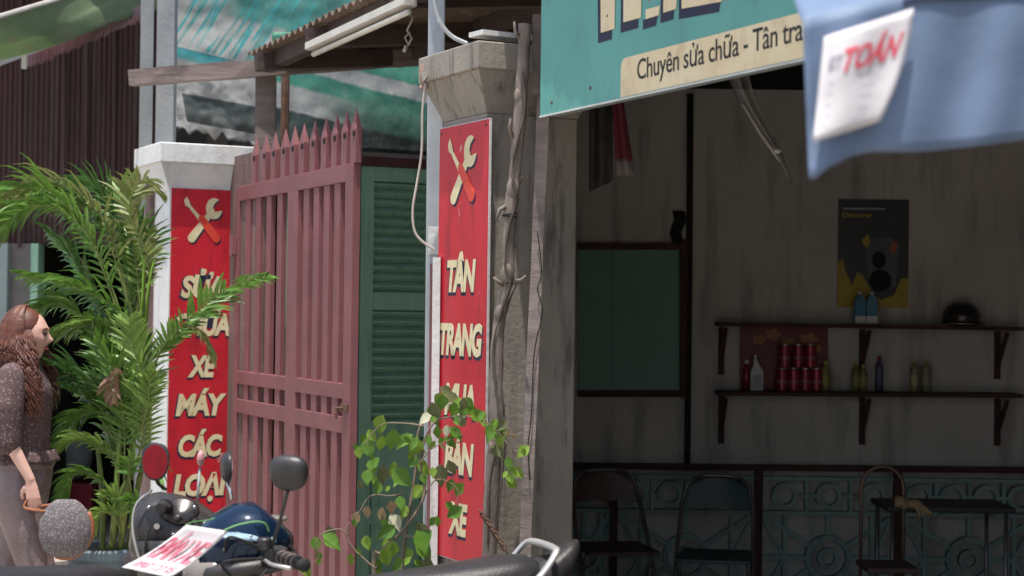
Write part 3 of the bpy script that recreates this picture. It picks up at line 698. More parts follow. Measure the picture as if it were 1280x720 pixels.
for k in range(5):
    a = pi/2 + (pi/2) * k / 4; cp.append((x0c + .03 + .03 * cos(a), zl(x0c) + hC - .03 + .03 * sin(a)))
part(gs, 'cream_panel', MB().prism(cp, -.0015, .001), m_creamsign)
ta_ = lg(797, 100); tb_ = lg(1004, 50); txt = 'Chuyên sửa chữa - Tân tra'
wfull = (tb_[0] - ta_[0])
tm = text_mb(txt, ta_[0], ta_[1], wfull, .068, -.0015, .001, .004, 0, .95)
sl2 = (tb_[1] - ta_[1]) / wfull
print('signtext slopes', slp, sl2)
for v in tm.v: v.z += sl2 * (v.x - ta_[0])
part(gs, 'lettering', tm, m_black)
def gpoly(pts): return [lg(*p) for p in pts]
for nm, pts in (('T', [(751,-60),(770,-66),(769,36),(752,41)]), ('A', [(781,-60),(803,-60),(802,22),(780,28)]), ('bar', [(808,12),(826,7),(824,19),(808,24)]),
                ('leg', [(831,-60),(850,-60),(846,11),(830,16)]), ('L', [(853,-60),(873,-60),(873,-4),(905,-12),(903,2),(853,11)])):
    sh = [(x - 4, y + 13) for x, y in pts]; sh2 = [(x - 4, y + 6) for x, y in pts]
    part(gs, 'letter_shadow', MB().prism(gpoly(sh), -.0012 - .0002 * R.random(), .001), m_navy)
    part(gs, 'letter', MB().prism(gpoly(pts), -.0030, -.0014), m_creamsign)
for px, py in ((738,110),(690,128),(760,20)):
    x, z = lg(px, py); part(gs, 'rivet', MB().ball((x, -.001, z), .006, .004, .006, 8, 5), m_rust, smooth=True)

# ------------------------------------------------------------------ inside the workshop
def PB(px, py, d=0): return P(px, py, BW - d)
def rect_beams(px0, px1, py0, py1, wpx, d, th): 
    s = BW / FPX; mb = MB(); a = PB(px0, py0, d); b = PB(px1, py0, d); c = PB(px1, py1, d); e = PB(px0, py1, d); w2 = wpx * s
    return a, b, c, e, w2
win = thing('wall_window', 'dark wooden window frame with green panels on the back wall', 'window', PB(790, 400))
a, b, c, e, w2 = rect_beams(722, 855, 308, 492, 8, .03, .05)
part(win, 'frame', MB().beam(a, b, .06, w2), m_darkwood, True); part(win, 'frame', MB().beam(e, c, .06, w2), m_darkwood, True)
part(win, 'frame', MB().beam(PB(856,302,.03), PB(856,497,.03), w2 * 1.6, .066, up=(0,1,0)), m_darkwood, True)
part(win, 'panel', MB().beam(PB(743.5,312,.015), PB(743.5,489,.015), 42*BW/FPX, .02, up=(0,1,0)), m_pane, True)
part(win, 'panel', MB().beam(PB(807.5,312,.012), PB(807.5,489,.012), 84*BW/FPX, .02, up=(0,1,0)), m_pane, True)
single('drain_pipe', MB().tube([PB(863, 118, .05), PB(862, 300, .05), PB(859, 588, .05)], .018, 8), m_blackv, 'dark pipe running down the back wall beside the green window', 'pipe', smooth=True)
single('hanging_rag', MB().sheet(lambda u, v: PB(841 + 14*u + 3*sin(7*v), 264 + 42*v, .03 + .02*sin(6*u)), 6, 8, .004), m_blackv, 'small dark rag hanging above the green window', 'rag', smooth=True)
# shelves
def shelf(ypx, yr, label, lowb):
    t = thing('wall_shelf', label, 'shelf', PB(1080, ypx, .12), 0, 'wall shelves')
    p0, p1 = PB(896, ypx, .125), PB(1272, yr, .125)
    part(t, 'board', MB().beam(p0, p1, .25, .022), m_darkwood, True, bevel=.002)
    for px in (902, 1078, 1247):
        a = PB(px, ypx + (yr - ypx) * (px - 896) / 376 + 3, .02); L = .27
        part(t, 'bracket', MB().beam(a + Vector((0,-.0,-.005)), a + Vector((0,0,-L)), .03, .03, up=(0,1,0)).beam(a + Vector((0,-.19,-.012)), a + Vector((0,-.0,-.2)), .022, .02), m_darkwood, True)
    return t
shelf(405, 411, 'upper dark wooden wall shelf holding a helmet', 0); shelf(491, 494, 'lower dark wooden wall shelf lined with cans and bottles', 0)
sA = lambda px: P(px, 405 + 6 * (px - 896) / 376, BW - .12).z + .0115
sB = lambda px: P(px, 491 + 3 * (px - 896) / 376, BW - .12).z + .0115
def onshelf(px, up=False, d=.10): q = P(px, 450, BW - d); return Vector((q.x, q.y, (sA if up else sB)(px)))
m_can = M('red_can_print', (.24,.02,.04), (.30,.03,.05), rough=.35, metal=.4); m_canlid = M('can_lid_metal', (.34,.32,.33), rough=.3, metal=.8)
m_pinkband = M('can_print_band', (.30,.12,.14), rough=.4, bump=0); can0 = [None]
def can(pos, label):
    if can0[0] is None:
        t = thing('oil_can', label, 'can', pos, 0, 'stacked red cans')
        part(t, 'body', MB().lathe([(.031,0),(.033,.004),(.033,.118),(.031,.122)], n=16), m_can, smooth=False)
        part(t, 'lid', MB().lathe([(.031,.1222),(.033,.124),(.033,.129),(.028,.130)], n=16), m_canlid); part(t, 'band', MB().lathe([(.0334,.045),(.0338,.047),(.0338,.060),(.0334,.062)], n=16), m_pinkband)
        can0[0] = t; return t
    t = copy_tree(can0[0]); t.location = pos; t['label'] = label; return t
for k, px in enumerate((978, 992.5, 1007, 1021)): can(onshelf(px, d=.10), 'red can in the bottom row of the pyramid on the lower shelf, %s' % ('leftmost', 'second from left', 'third from left', 'rightmost')[k])
for k, px in enumerate((981, 998, 1013)): can(onshelf(px, d=.10) + Vector((0,0,.1325)), '%s red can in the top row of the stack on the lower shelf' % ('leftmost', 'middle', 'rightmost')[k])
def bottle(px, col, lab, h=.15, r=.024, kind=0, d=.1, capc=None):
    pos = onshelf(px, d=d); t = thing('bottle', lab, 'bottle', pos, R.random(), 'bottles on the lower shelf')
    m = M('bottle_plastic', col, rough=.35, bump=0); mc = M('bottle_cap', capc or (.5,.45,.1), rough=.4, bump=0)
    part(t, 'body', MB().lathe([(r*.9,0),(r,.006),(r,h*.68),(r*.85,h*.78),(r*.42,h*.86),(r*.40,h*.9)], n=14), m, smooth=True)
    part(t, 'cap', MB().lathe([(r*.46,h*.9),(r*.5,h*.905),(r*.5,h),(r*.4,h*1.005)], n=12), mc); part(t, 'label_band', MB().lathe([(r*1.01,h*.2),(r*1.03,h*.21),(r*1.03,h*.52),(r*1.01,h*.53)], n=14), M('bottle_label', tuple(min(1, x*1.6) for x in col), rough=.6, bump=0))
bottle(1032, (.26,.23,.07), 'yellowish bottle right of the red cans on the lower shelf', .17)
bottle(1070, (.16,.15,.05), 'olive bottle in front of the middle shelf bracket, left one', .16); bottle(1079, (.20,.17,.06), 'olive bottle beside the middle bracket, right one', .15)
bottle(1099, (.07,.06,.12), 'dark purple bottle with a red cap on the lower shelf', .20, .022, capc=(.3,.03,.05))
bottle(1143, (.27,.24,.12), 'pale yellow bottle, left of a close pair on the lower shelf', .18); bottle(1158, (.22,.21,.13), 'grey yellow bottle, right of a close pair on the lower shelf', .18, .026)
wj = thing('white_bottle', 'white handled bottle left of the red cans', 'bottle', onshelf(946, d=.1))
part(wj, 'body', MB().prism([(-.036,0),(.036,0),(.036,.11),(.012,.15),(.0,.18),(-.02,.18),(-.022,.14),(-.036,.11)], -.02, .02), M('white_plastic', (.55,.55,.54), rough=.4, bump=0), bevel=.005)
part(wj, 'cap', MB().lathe([(.012,.18),(.013,.2)], (-.01,0,0), 10), m_canlid); part(wj, 'label_patch', MB().box(-.025,.025,-.0215,-.02,.02,.09), m_greyink)
rj = thing('red_bottle', 'small red bottle at the left end of the lower shelf', 'bottle', onshelf(933, d=.06))
part(rj, 'body', MB().lathe([(.022,0),(.022,.1),(.01,.13),(.01,.15)], n=12), m_can, smooth=True); part(rj, 'cap', MB().lathe([(.012,.15),(.012,.17)], n=10), m_edge)
# red framed picture behind cans
rp0, rp1 = PB(925, 408, .02), PB(1034, 489, .02)
pic = thing('wall_picture', 'red picture with golden flowers leaning behind the cans', 'picture', (rp0 + rp1) / 2 * 1.0)
part(pic, 'print', MB().box(rp0.x, rp1.x, rp0.y - .008, rp0.y, rp1.z, rp0.z), M('red_print', (.16,.012,.012), (.11,.01,.01), rough=.5, bump=0), True)
for px, py, r in ((948,425,.04),(965,418,.05),(985,430,.05),(1010,424,.055),(1020,436,.035),(1000,445,.03)):
    c = PB(px, py, .0); part(pic, 'flower', MB().prism([(c.x + r*(.6+.4*abs(cos(2.5*a)))*cos(a), c.z + .7*r*(.6+.4*abs(cos(2.5*a)))*sin(a)) for a in [k*pi/12 for k in range(24)]], rp0.y - .010 - .0004*R.random(), rp0.y - .007), M('gold_print', (.38,.15,.03), (.28,.09,.02), rough=.5, bump=0), True)
# poster
pa, pb = PB(1048, 249, .012), PB(1135, 385, .012); pw = pb.x - pa.x; ph = pa.z - pb.z
pos = thing('wall_poster', 'dark product poster with yellow splashes above the upper shelf', 'poster', (pa.x, pa.y, pb.z))
part(pos, 'sheet', MB().box(0, pw, -.003, .003, 0, ph), M('poster_dark_print', (.025,.035,.04), (.018,.022,.026), rough=.4, bump=0))
def pshape(poly, m, k): part(pos, 'printed_shape', MB().prism([(x * pw, z * ph) for x, z in poly], -.0036 - .0004 * k, -.002), m)
my = M('poster_yellow_print', (.42,.30,.02), (.34,.24,.02), rough=.5, bump=0); mg2 = M('poster_grey_print', (.09,.095,.12), rough=.5, bump=0); mo = M('poster_orange_print', (.35,.09,.03), rough=.5, bump=0)
pshape([(0,0),(.24,0),(.2,.2),(.1,.35),(.07,.44),(0,.42)], my, 0); pshape([(.22,0),(1,0),(1,.28),(.9,.27),(.8,.12),(.62,.07),(.5,.12),(.35,.3),(.28,.33),(.2,.2)], my, 1)
pshape([(.45,.2),(.82,.2),(.86,.6),(.74,.65),(.42,.64),(.4,.5)], mg2, 2); pshape([(.33,.62),(.42,.68),(.46,.6),(.4,.55)], my, 3); pshape([(.74,.52),(.82,.5),(.84,.62),(.75,.6)], mo, 3)
pshape([(.6 + .16*cos(a), .25 + .105*sin(a)) for a in [k*pi/10 for k in range(20)]], m_blackv, 4); pshape([(.58 + .1*cos(a), .44 + .08*sin(a)) for a in [k*pi/10 for k in range(20)]], m_blackv, 4)
part(pos, 'lettering', text_mb('Discover', .06*pw, .835*ph, .42*pw, .045*ph, -.0034, .0008, .02), my)
part(pos, 'caption', MB().box(.06*pw,.66*pw,-.0040,-.003,.905*ph,.922*ph), m_greyink)
# blue boxes, helmet
mb_ = M('sky_blue_card', (.05,.20,.30), (.04,.17,.27), rough=.5, bump=0)
for k, px in enumerate((1074, 1089)):
    t = thing('detergent_pack', '%s of two upright sky blue packs on the upper shelf' % ('left', 'right')[k], 'pack', onshelf(px, True, .14), .05 - .1 * k, 'sky blue packs')
    part(t, 'pack', MB().prism([(-.030,0),(.030,0),(.031,.13),(.012,.165),(-.014,.165),(-.031,.13)], -.02, .02), mb_, bevel=.003); part(t, 'base_band', MB().box(-.0305,.0305,-.0206,-.0190,.004,.045), m_edge); part(t, 'cap', MB().lathe([(.009,.165),(.009,.18)], n=10), m_edge)
hp = onshelf(1201, True, .14)
hel = thing('motorcycle_helmet', 'glossy black motorcycle helmet on the right of the upper shelf', 'helmet', hp)
part(hel, 'shell', MB().lathe([(.075,.0),(.098,.015),(.104,.045),(.098,.08),(.075,.112),(.04,.13),(.012,.134)], n=24, ey=1.1), m_blkgl, smooth=True)
part(hel, 'visor', MB().sheet(lambda u, v: Vector((.106*cos(pi*(1.15+.7*u)), .117*sin(pi*(1.15+.7*u)) , .018+.05*v)), 12, 3, .003), m_blkgl, smooth=True)
part(hel, 'rim', MB().torus((0,0,.012), .094, .004, (1,0,0), (0,1.05,0), 24, 6), m_silver, smooth=True); part(hel, 'brim', MB().sheet(lambda u, v: Vector(((.07+.05*v)*cos(pi*(1.7+.35*u))*1.05, (.10+.03*v)*sin(pi*(1.7+.35*u)), .03-.02*v)), 8, 2, .004), m_blkgl)

# breeze block screens with wooden rail
rl = thing('screen_rail', 'dark wooden rail and posts around the teal breeze blocks', 'railing', PB(1000, 590, .1))
p0, p1 = PB(715, 582, .10), PB(1420, 589, .10)
part(rl, 'top_rail', MB().beam(p0, p1, .07, .032), m_darkwood, True, bevel=.002)
pposts = [768, 948.5, 1122, 1300]
for px in pposts:
    a = PB(px, 590, .095); part(rl, 'post', MB().beam(Vector((a.x, a.y, .05)), Vector((a.x, a.y, a.z + .01)), .04, .05, up=(0,1,0)), m_darkwood, True)
sc_ = BW / FPX
topz = PB(900, 590, .07).z
def screen(px0, px1, label):
    a = PB(px0, 600, .06); b = PB(px1, 600, .06); W_ = b.x - a.x
    t = thing('breeze_block_screen', label, 'screen', (a.x, a.y, .05), 0, 'teal breeze block screens')
    H = topz - .05 - .02; fr = .022; d = .05
    rr_ = .075
    part(t, 'frame', MB().box(0, W_, -d/2, d/2, H - fr, H), m_blockt); zr = H - fr - 2*rr_ - .02
    part(t, 'frame', MB().box(0, W_, -d/2, d/2, zr - fr, zr), m_blockt); part(t, 'frame', MB().box(0, W_, -d/2, d/2, 0, fr), m_blockt)
    n = max(1, round(W_ / .215))
    for k in range(n):
        x = W_ * (k + .5) / n
        part(t, 'ring', MB().ring((x, 0, zr + rr_ + .01), rr_ - .014, .024, d - .004), m_blockt)
        if k: 
            xm = W_ * k / n; part(t, 'link', MB().box(xm - (W_/n - 2*rr_)/2 - .012, xm + (W_/n-2*rr_)/2 + .012, -.02, .02, zr + rr_ , zr + rr_ + .02).box(xm-.010, xm+.010, -.022,.022, zr, zr + 2*rr_ + .02), m_blockt)
    hb = zr - fr - fr; zc = fr + hb/2; m2 = 1 if W_ < .5 else 2
    cxs = [W_ * .5] if True else []
    for cx in cxs:
        R1 = min(.115, W_ * .3)
        part(t, 'ring', MB().ring((cx, 0, zc), R1, .028, d), m_blockt)
        part(t, 'ring', MB().ring((cx, 0, zc), R1 * .42, .02, d - .01), m_blockt)
        hx = W_ / 2
        for k in range(8):
            a_ = k * pi / 4; dx, dz = cos(a_), sin(a_)
            sca = min(hx / abs(dx) if abs(dx) > .01 else 9, (hb/2) / abs(dz) if abs(dz) > .01 else 9)
            r0 = R1 + .012
            if k % 2: ex, ez = (hx if dx > 0 else -hx), (hb/2 if dz > 0 else -hb/2)
            else: ex, ez = dx * sca, dz * sca
            L = sqrt(ex*ex + ez*ez)
            part(t, 'spoke', MB().beam((cx + ex/L*r0, 0, zc + ez/L*r0), (cx + ex, 0, zc + ez), .026, .024, up=(0,1,0)), m_blockt)
        for sx in (-1, 1):
            xv = cx + sx * W_ * .33; part(t, 'bar', MB().box(xv - .011, xv + .011, -.018, .018, fr, zr - fr), m_blockt)
            part(t, 'spoke', MB().beam((xv, 0, zc), (cx + sx * hx, 0, fr + hb), .02, .02, up=(0,1,0)).beam((xv, 0, zc), (cx + sx * hx, 0, fr), .022, .022, up=(0,1,0)), m_blockt)
    return t
screen(700, 763, 'narrow teal breeze block screen beside the pillar'); screen(773, 944, 'teal breeze block screen behind the two folding chairs')
screen(953, 1118, 'teal breeze block screen right of the dark folding chair'); screen(1127, 1296, 'teal breeze block screen behind the small table')

# folding chairs
def folding_chair(loc, rz, mseat, mfr, label):
    t = thing('folding_chair', label, 'chair', loc, rz, 'metal folding chairs')
    Wc = .205
    def seatfn(u, v): return Vector(((u - .5) * .40 * (1 - .08 * v), -.20 + .38 * v, .445 - .02 * sin(pi*u) * sin(pi*v) + .01 * v))
    part(t, 'seat', MB().sheet(seatfn, 8, 8, .022), mseat, smooth=False, bevel=.005)
    def bk(u, v):
        x = (u - .5) * .40; hh = .68 + .17 * v; 
        xx = x * (1 - .12 * v - .35 * v ** 5); return Vector((xx, .20 + .03 * (1 - (2*u-1)**2) + .03 * v, hh + .012 * (1 - (2*u-1)**2)))
    part(t, 'backrest', MB().sheet(bk, 10, 8, .018), mseat, smooth=False)
    for s in (-1, 1):
        part(t, 'frame_leg', MB().tube([(s*.205, -.27, 0), (s*.205, .0, .42), (s*.195, .19, .70), (s*.17, .225, .82), (s*.12, .235, .862)], .0125, 8), mfr, smooth=True)
        part(t, 'rear_leg', MB().tube([(s*.185, .26, 0), (s*.185, -.12, .43)], .012, 8), mfr, smooth=True)
    part(t, 'top_tube', MB().tube([(-.12,.235,.862),(-.06,.238,.872),(.06,.238,.872),(.12,.235,.862)], .0125, 8), mfr, smooth=True)
    t.scale = (.94, .94, .89)
    part(t, 'crossbar', MB().tube([(-.205,-.19,.12),(.205,-.19,.12)], .008, 6), mfr); part(t, 'crossbar', MB().tube([(-.185,.2,.07),(.185,.2,.07)], .008, 6), mfr)
    return t
m_ch1 = M('brown_metal_seat', (.09,.045,.035), rough=.45); m_ch2 = M('dark_teal_seat', (.03,.065,.065), rough=.45); m_chf = M('chair_tube_grey', (.20,.19,.18), rough=.35, metal=.6)
q = P(768, 720, 9.15); folding_chair((q.x, q.y, .05), .22, m_ch1, m_chf, 'brown metal folding chair beside the pillar')
q = P(893, 720, 8.9); folding_chair((q.x, q.y, .05), -.18, m_ch2, m_chf, 'dark teal folding chair left of the small table')
# table and chair with cloth
tq = P(1175, 720, 8.55)
tb_ = thing('side_table', 'small dark table on thin metal legs at the right of the workshop', 'table', (tq.x, tq.y, .05))
part(tb_, 'top', MB().box(-.30, .31, -.2, .2, .685, .71), M('dark_table_top', (.03,.025,.022), rough=.5), bevel=.004)
for x in (-.27, .27):
    for y in (-.17, .17): part(tb_, 'leg', MB().tube([(x, y, 0), (x, y, .685)], .011, 8), m_chf, smooth=True)
tq = P(1102, 720, 8.35)
st = thing('arch_back_chair', 'thin metal chair with a rounded hoop back left of the small table', 'chair', (tq.x, tq.y, .05))
part(st, 'hoop_back', MB().tube([(-.10,.0,0),(-.10,.0,.78)] + [(-.10*cos(a), 0, .80 + .10*sin(a)) for a in [k*pi/8 for k in range(9)]] + [(.10,0,.78),(.10,0,0)], .009, 8), M('brass_tube', (.20,.13,.09), rough=.4, metal=.5), smooth=True)
part(st, 'seat', MB().box(-.12,.12,-.26,.02,.43,.455), m_ch1, bevel=.004)
for x in (-.1,.1): part(st, 'leg', MB().tube([(x,-.25,0),(x,-.25,.43)], .009, 8), m_chf, smooth=True)
gq = P(1142, 630, 8.3)
gl = thing('work_glove', 'tan work glove lying over the chair back and table edge', 'glove', gq)
mgl = M('tan_cotton', (.34,.24,.13), (.26,.18,.09), s=30, rough=.9)
part(gl, 'palm', MB().ball((0,0,0), .045, .03, .022), mgl, smooth=True)
for k in range(4): part(gl, 'finger', MB().tube([(.02+.012*k-.02, -.012, -.005), (.03+.018*k-.01, -.02, -.03-.004*k), (.035+.02*k-.012, -.022, -.06+.006*k)], [.011,.0105,.008], 8), mgl, smooth=True)
part(gl, 'thumb', MB().tube([(-.02,0,-.005),(-.045,-.01,-.015),(-.06,-.01,-.012)], [.012,.011,.008], 8), mgl, smooth=True); part(gl, 'cuff', MB().tube([(-.03,0,.005),(-.09,.0,.012)], [.024,.030], 10), mgl, smooth=True)

# hanging flags, plastic strip behind signboard
fc = 7.4
single('hanging_cloth', MB().sheet(lambda u, v: P(736 + 30*u, 128 + (112 - 14*u)*v, fc + .03*sin(9*u)), 10, 6, .002), M('dark_grey_cloth', (.06,.055,.055), (.10,.095,.09), s=6, rough=.9), 'dark grey cloth hanging below the signboard left end', 'cloth', smooth=True)
fg = thing('hanging_flag', 'red and white cloth strip hanging behind the turquoise signboard', 'flag', P(778, 220, fc - .05))
part(fg, 'red_strip', MB().sheet(lambda u, v: P(765 + 4*v + (14 + 8*v)*u, 125 + 75*v + 2*u, fc - .05 + .02*sin(8*u)), 8, 8, .002), M('maroon_cloth', (.28,.05,.08), (.20,.04,.06), rough=.9), True, smooth=True)
part(fg, 'white_tip', MB().sheet(lambda u, v: P(769 + 2*v + (20 + 2*v)*u, 198 + 22*v, fc - .052 + .02*sin(8*u)), 8, 3, .002), M('off_white_cloth', (.42,.36,.36), rough=.9), True, smooth=True)
m_plas = M('clear_plastic_sheet', (.34,.33,.31), (.24,.23,.22), s=3, rough=.15, bump=.3)
t_ = m_plas.node_tree; trn = t_.nodes.new('ShaderNodeBsdfTransparent'); mxs = t_.nodes.new('ShaderNodeMixShader'); mxs.inputs[0].default_value = .35
t_.links.new(trn.outputs[0], mxs.inputs[1]); t_.links.new(t_.nodes['Principled BSDF'].outputs[0], mxs.inputs[2]); t_.links.new(mxs.outputs[0], t_.nodes['Material Output'].inputs[0])
def pls(u, v):
    c = smoothpath([Vector((908,92,0)), Vector((924,128,0)), Vector((945,160,0)), Vector((967,192,0)), Vector((990,238,0))], 6); k = min(int(v * 23.99), 23); q = c[k]
    return P(q.x + (28 - 24*v) * u, q.y - 6*u*v, 6.9 + .03*sin(10*u))
single('plastic_sheet', MB().sheet(pls, 6, 23, .001), m_plas, 'torn clear plastic strip dangling in the dark opening', 'plastic strip', smooth=True)
single('bamboo_stick', MB().tube([P(928,130,6.88), P(950,166,6.88), P(967,190,6.88), P(975,203,6.88)], [.006,.006,.007,.003], 6), m_tubeu, 'thin pale rod along the torn plastic in the opening', 'rod', smooth=True)
single('joint_clip', MB().ball(P(972,189,6.87), .014, .01, .009), m_edge, 'small white clip at the lower end of the pale rod', 'clip', smooth=True)

# ------------------------------------------------------------------ blue tarp awning, close to the viewer
TY = 3.0
bl = thing('blue_awning', 'blurred pale blue tarp awning hanging close at the top right', 'awning', P(1150, 190, TY))
botp = [(1000,222),(1012,224),(1030,210),(1062,196),(1090,190),(1150,190),(1210,184),(1290,174),(1420,160)]
def bot(x):
    for (a, b), (c, d) in zip(botp, botp[1:]):
        if a <= x <= c: return b + (d - b) * (x - a) / (c - a)
    return botp[-1][1]
def vf(u, v):
    x = 1003 + 417 * u; yt = 26 - 30 * min(1, u * 3.0) - 20 * u; yb = bot(x + 8 * 0) ; y = yt + (yb - yt) * v
    return P(x + 8 * v * (1 - u * 6 if u < .16 else 0), y, TY + .007 * sin(u * 26 + 3 * v) + .010 * mnoise.noise(Vector((u*5, v*2, 0))) - .02 * v + .28 * u)
part(bl, 'valance', MB().sheet(vf, 50, 14, .002), m_bluetarp, True, smooth=True)
mnb = M('navy_print', (.08,.11,.21), (.11,.15,.26), s=9, rough=.7, bump=0)
def vpx(px, py, w_, h_, m):
    mb = MB(); k = 14; ps = []
    for i in range(k):
        a = 2*pi*i/k; u = (px + w_*cos(a)*(1+.2*sin(3*a)) - 1003)/417; yt = 26 - 30*min(1, u*3.0) - 20*u; yb = bot(1003+417*u); v = (py + h_*sin(a) - yt)/(yb-yt); ps.append(vf(u, v) + Vector((0,-.0010,0)))
    mb.add(ps, [tuple(range(k))]); part(bl, 'print_smudge', mb, m, True)
for q_ in ((1192,84,5,15),(1158,78,9,4),(1226,92,12,16),(1258,104,14,22)): vpx(*q_, mnb)
part(bl, 'top_binding', MB().sheet(lambda u, v: vf(.30 + .7*u, -.02 + .09*v) + Vector((0,-.006,0)), 20, 3, .001), mnb, True, smooth=True)
def tf(u, v):
    p = vf(u, 0); return p + Vector((.10 * v, .9 * v, .40 * v)) + Vector((0, 0, -.05 * sin(pi * v)))
part(bl, 'canopy', MB().sheet(tf, 30, 10, .002), m_bluetarp, True, smooth=True)
pq = vf(.98, .1) ; part(bl, 'pole', MB().tube([(pq.x + .1, pq.y + .03, 0), (pq.x + .1, pq.y + .03, pq.z + .1)], .018, 10), m_galv, True, smooth=True)
nt0 = thing('paper_notice', 'white paper notice with red handwriting stuck on the blue awning', 'notice', P(1080, 170, TY - .05))
def nf(u, v):
    a = Vector((1030,46,0)).lerp(Vector((1142,10,0)), u); b = Vector((1016,178,0)).lerp(Vector((1100,152,0)), u); q = a.lerp(b, v); q.x += 10 * u * v * (1 - v) * 3
    U = (q.x - 1003) / 417
    return P(q.x, q.y, TY + .007 * sin(U * 26 + 3 * v) - .035 - .02*v + .28 * U + .010 * mnoise.noise(Vector((U*5, v*2, 0))))
part(nt0, 'sheet', MB().sheet(nf, 12, 12, .001), m_paper, True, smooth=True)
def onpaper(mb, fnn, u0, v0, du, dv, tilt=0):   # wrap flat lettering (unit box) on the paper
    out = MB(); out.f = mb.f
    for v in mb.v:
        u = u0 + v.x * du; w_ = v0 - v.z * dv - tilt * v.x
        p = fnn(u, w_); nrm = (fnn(u + .01, w_) - p).cross(fnn(u, w_ + .01) - p).normalized()
        if nrm.y > 0: nrm = -nrm
        out.v.append(p + nrm * (.0025 - v.y))
    return out
part(nt0, 'lettering', onpaper(text_mb('TOÁN', 0, 0, 1, .72, 0, .0004, .03, .3), nf, .26, .40, .66, .30), m_redink, True)
part(nt0, 'lettering', onpaper(text_mb('ĐT', 0, 0, 1, .72, 0, .0004, .03, .1), nf, .08, .34, .16, .16), m_greyink, True)
pt = MB()
for k in range(5): pt.add([nf(.12, .48 + .1*k) + Vector((0,-.003,0)), nf(.7, .48+.1*k) + Vector((0,-.003,0)), nf(.7, .49+.1*k) + Vector((0,-.003,0)), nf(.12, .49+.1*k) + Vector((0,-.003,0))], [(0,1,2,3)])
part(nt0, 'ruled_lines', pt, M('pale_blue_line', (.55,.58,.68), rough=.8, bump=0), True)

# ------------------------------------------------------------------ house on the left
HY = 12.0
hs = thing('tin_house', 'dark old house clad in maroon corrugated tin behind the palm', 'building', P(60, 700, HY) * 1.0)
seams = [(-70, 33), (31, 80), (78, 107), (105, 142), (140, 200)]
for k, (xa, xb) in enumerate(seams):
    pa_, pb_ = P(xa, 100, HY), P(xb, 100, HY); ztop = P(60, -60, HY).z; zbt = P(60, 305, HY).z
    def fn(u, v, pa_=pa_, pb_=pb_, k=k):
        x = pa_.x + (pb_.x - pa_.x) * u; return Vector((x, HY - .012 * k - .012 * abs(sin(pi * x / .036)), zbt + (ztop - zbt) * v))
    part(hs, 'tin_sheet', MB().sheet(fn, int((xb-xa)*1.6), 1, .002), m_tin, True)
for px in (24, 78, 106, 141): part(hs, 'batten', MB().beam(P(px, 310, HY-.07), P(px + 2, -60, HY-.07), .022, .012, up=(0,1,0)), m_tin, True)
zl_ = P(60, 305, HY).z
part(hs, 'added_shade_eave', MB().beam(Vector((P(-400,0,HY).x, HY - .45, 4.25)), Vector((P(215,0,HY).x, HY - .45, 4.25)), 1.0, .04), m_tin, True)  # eave added above the view to keep the tin wall in shade
part(hs, 'wall', MB().box(P(-330,0,HY).x, P(20,0,HY).x, HY-.1, HY+.1, 0, zl_), M('pale_teal_wall', (.30,.37,.36), (.25,.31,.30), s=3, rough=.8), True)
part(hs, 'pier', MB().box(P(20,0,HY).x, P(47,0,HY).x, HY-.04, HY+.15, 0, zl_), M('grey_pier', (.20,.19,.18), rough=.9), True)
part(hs, 'door_frame', MB().box(P(47,0,HY).x, P(56,0,HY).x, HY-.06, HY+.1, 0, zl_), m_door, True)
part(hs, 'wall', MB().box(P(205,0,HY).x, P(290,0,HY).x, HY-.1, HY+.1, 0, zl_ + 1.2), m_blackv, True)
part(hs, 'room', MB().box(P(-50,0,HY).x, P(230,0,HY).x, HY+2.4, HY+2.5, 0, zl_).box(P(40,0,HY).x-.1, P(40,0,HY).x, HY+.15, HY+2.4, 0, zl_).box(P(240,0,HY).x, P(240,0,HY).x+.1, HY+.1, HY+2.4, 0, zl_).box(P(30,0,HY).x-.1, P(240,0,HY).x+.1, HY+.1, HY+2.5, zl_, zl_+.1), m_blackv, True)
kx = P(88, 600, 13.2)
single('red_crate', MB().box(-.2,.2,-.15,.15,0,.35).xf(Matrix.Translation((kx.x, 13.2, 0))), m_can, 'dull red crate in the dark doorway behind the palm', 'crate', bevel=.01)
kx = P(95, 560, 13.3); single('grey_bundle', MB().ball((kx.x, 13.25, .55), .14, .12, .2), m_greysteel, 'pale grey bundle standing on the red crate in the dark doorway', 'bundle', smooth=True)
# awning of the house
m_awn = cloth('green_awning_cloth', (.30,.38,.235), (.24,.33,.19), s=5, tr=.6, rough=.7, bump=.4, stain=(.36,.26,.20), st=.4, ss=4, stretch=(1,1,9))
aw = thing('green_awning', 'sagging pale green cloth awning at the top left', 'awning', P(60, 60, 10))
A0, A1, A2, A3 = P(-90, 50, 9.6), P(150, -22, 11.6), P(262, -10, 11.8), P(-90, 100, 10.4)
def af(u, v):
    p = A0.lerp(A1, u).lerp(A3.lerp(A2, u), v); return p + Vector((0, 0, -.10 * sin(pi*v) * sin(pi*min(1,u*1.1)) + .02*sin(14*v + 3*u)))
part(aw, 'cloth', MB().sheet(af, 30, 20, .002), m_awn, True, smooth=True)
part(aw, 'hem_pole', MB().tube([A0.lerp(A1, t) + Vector((0,0,.012)) for t in (0,.5,1)], .016, 8), m_cable, True)
part(aw, 'fascia', MB().beam(P(-60, 100, 10.9), P(245, -14, 11.7), .02, .045), m_greysteel, True)
part(aw, 'strut', MB().beam(P(31, 62, 10.8), P(30, 86, 10.8), .03, .02, up=(0,1,0)), m_edge, True)
mf = M('faded_pink_tin', (.20,.085,.08), (.26,.20,.19), s=3, rough=.8)
vs = MB()
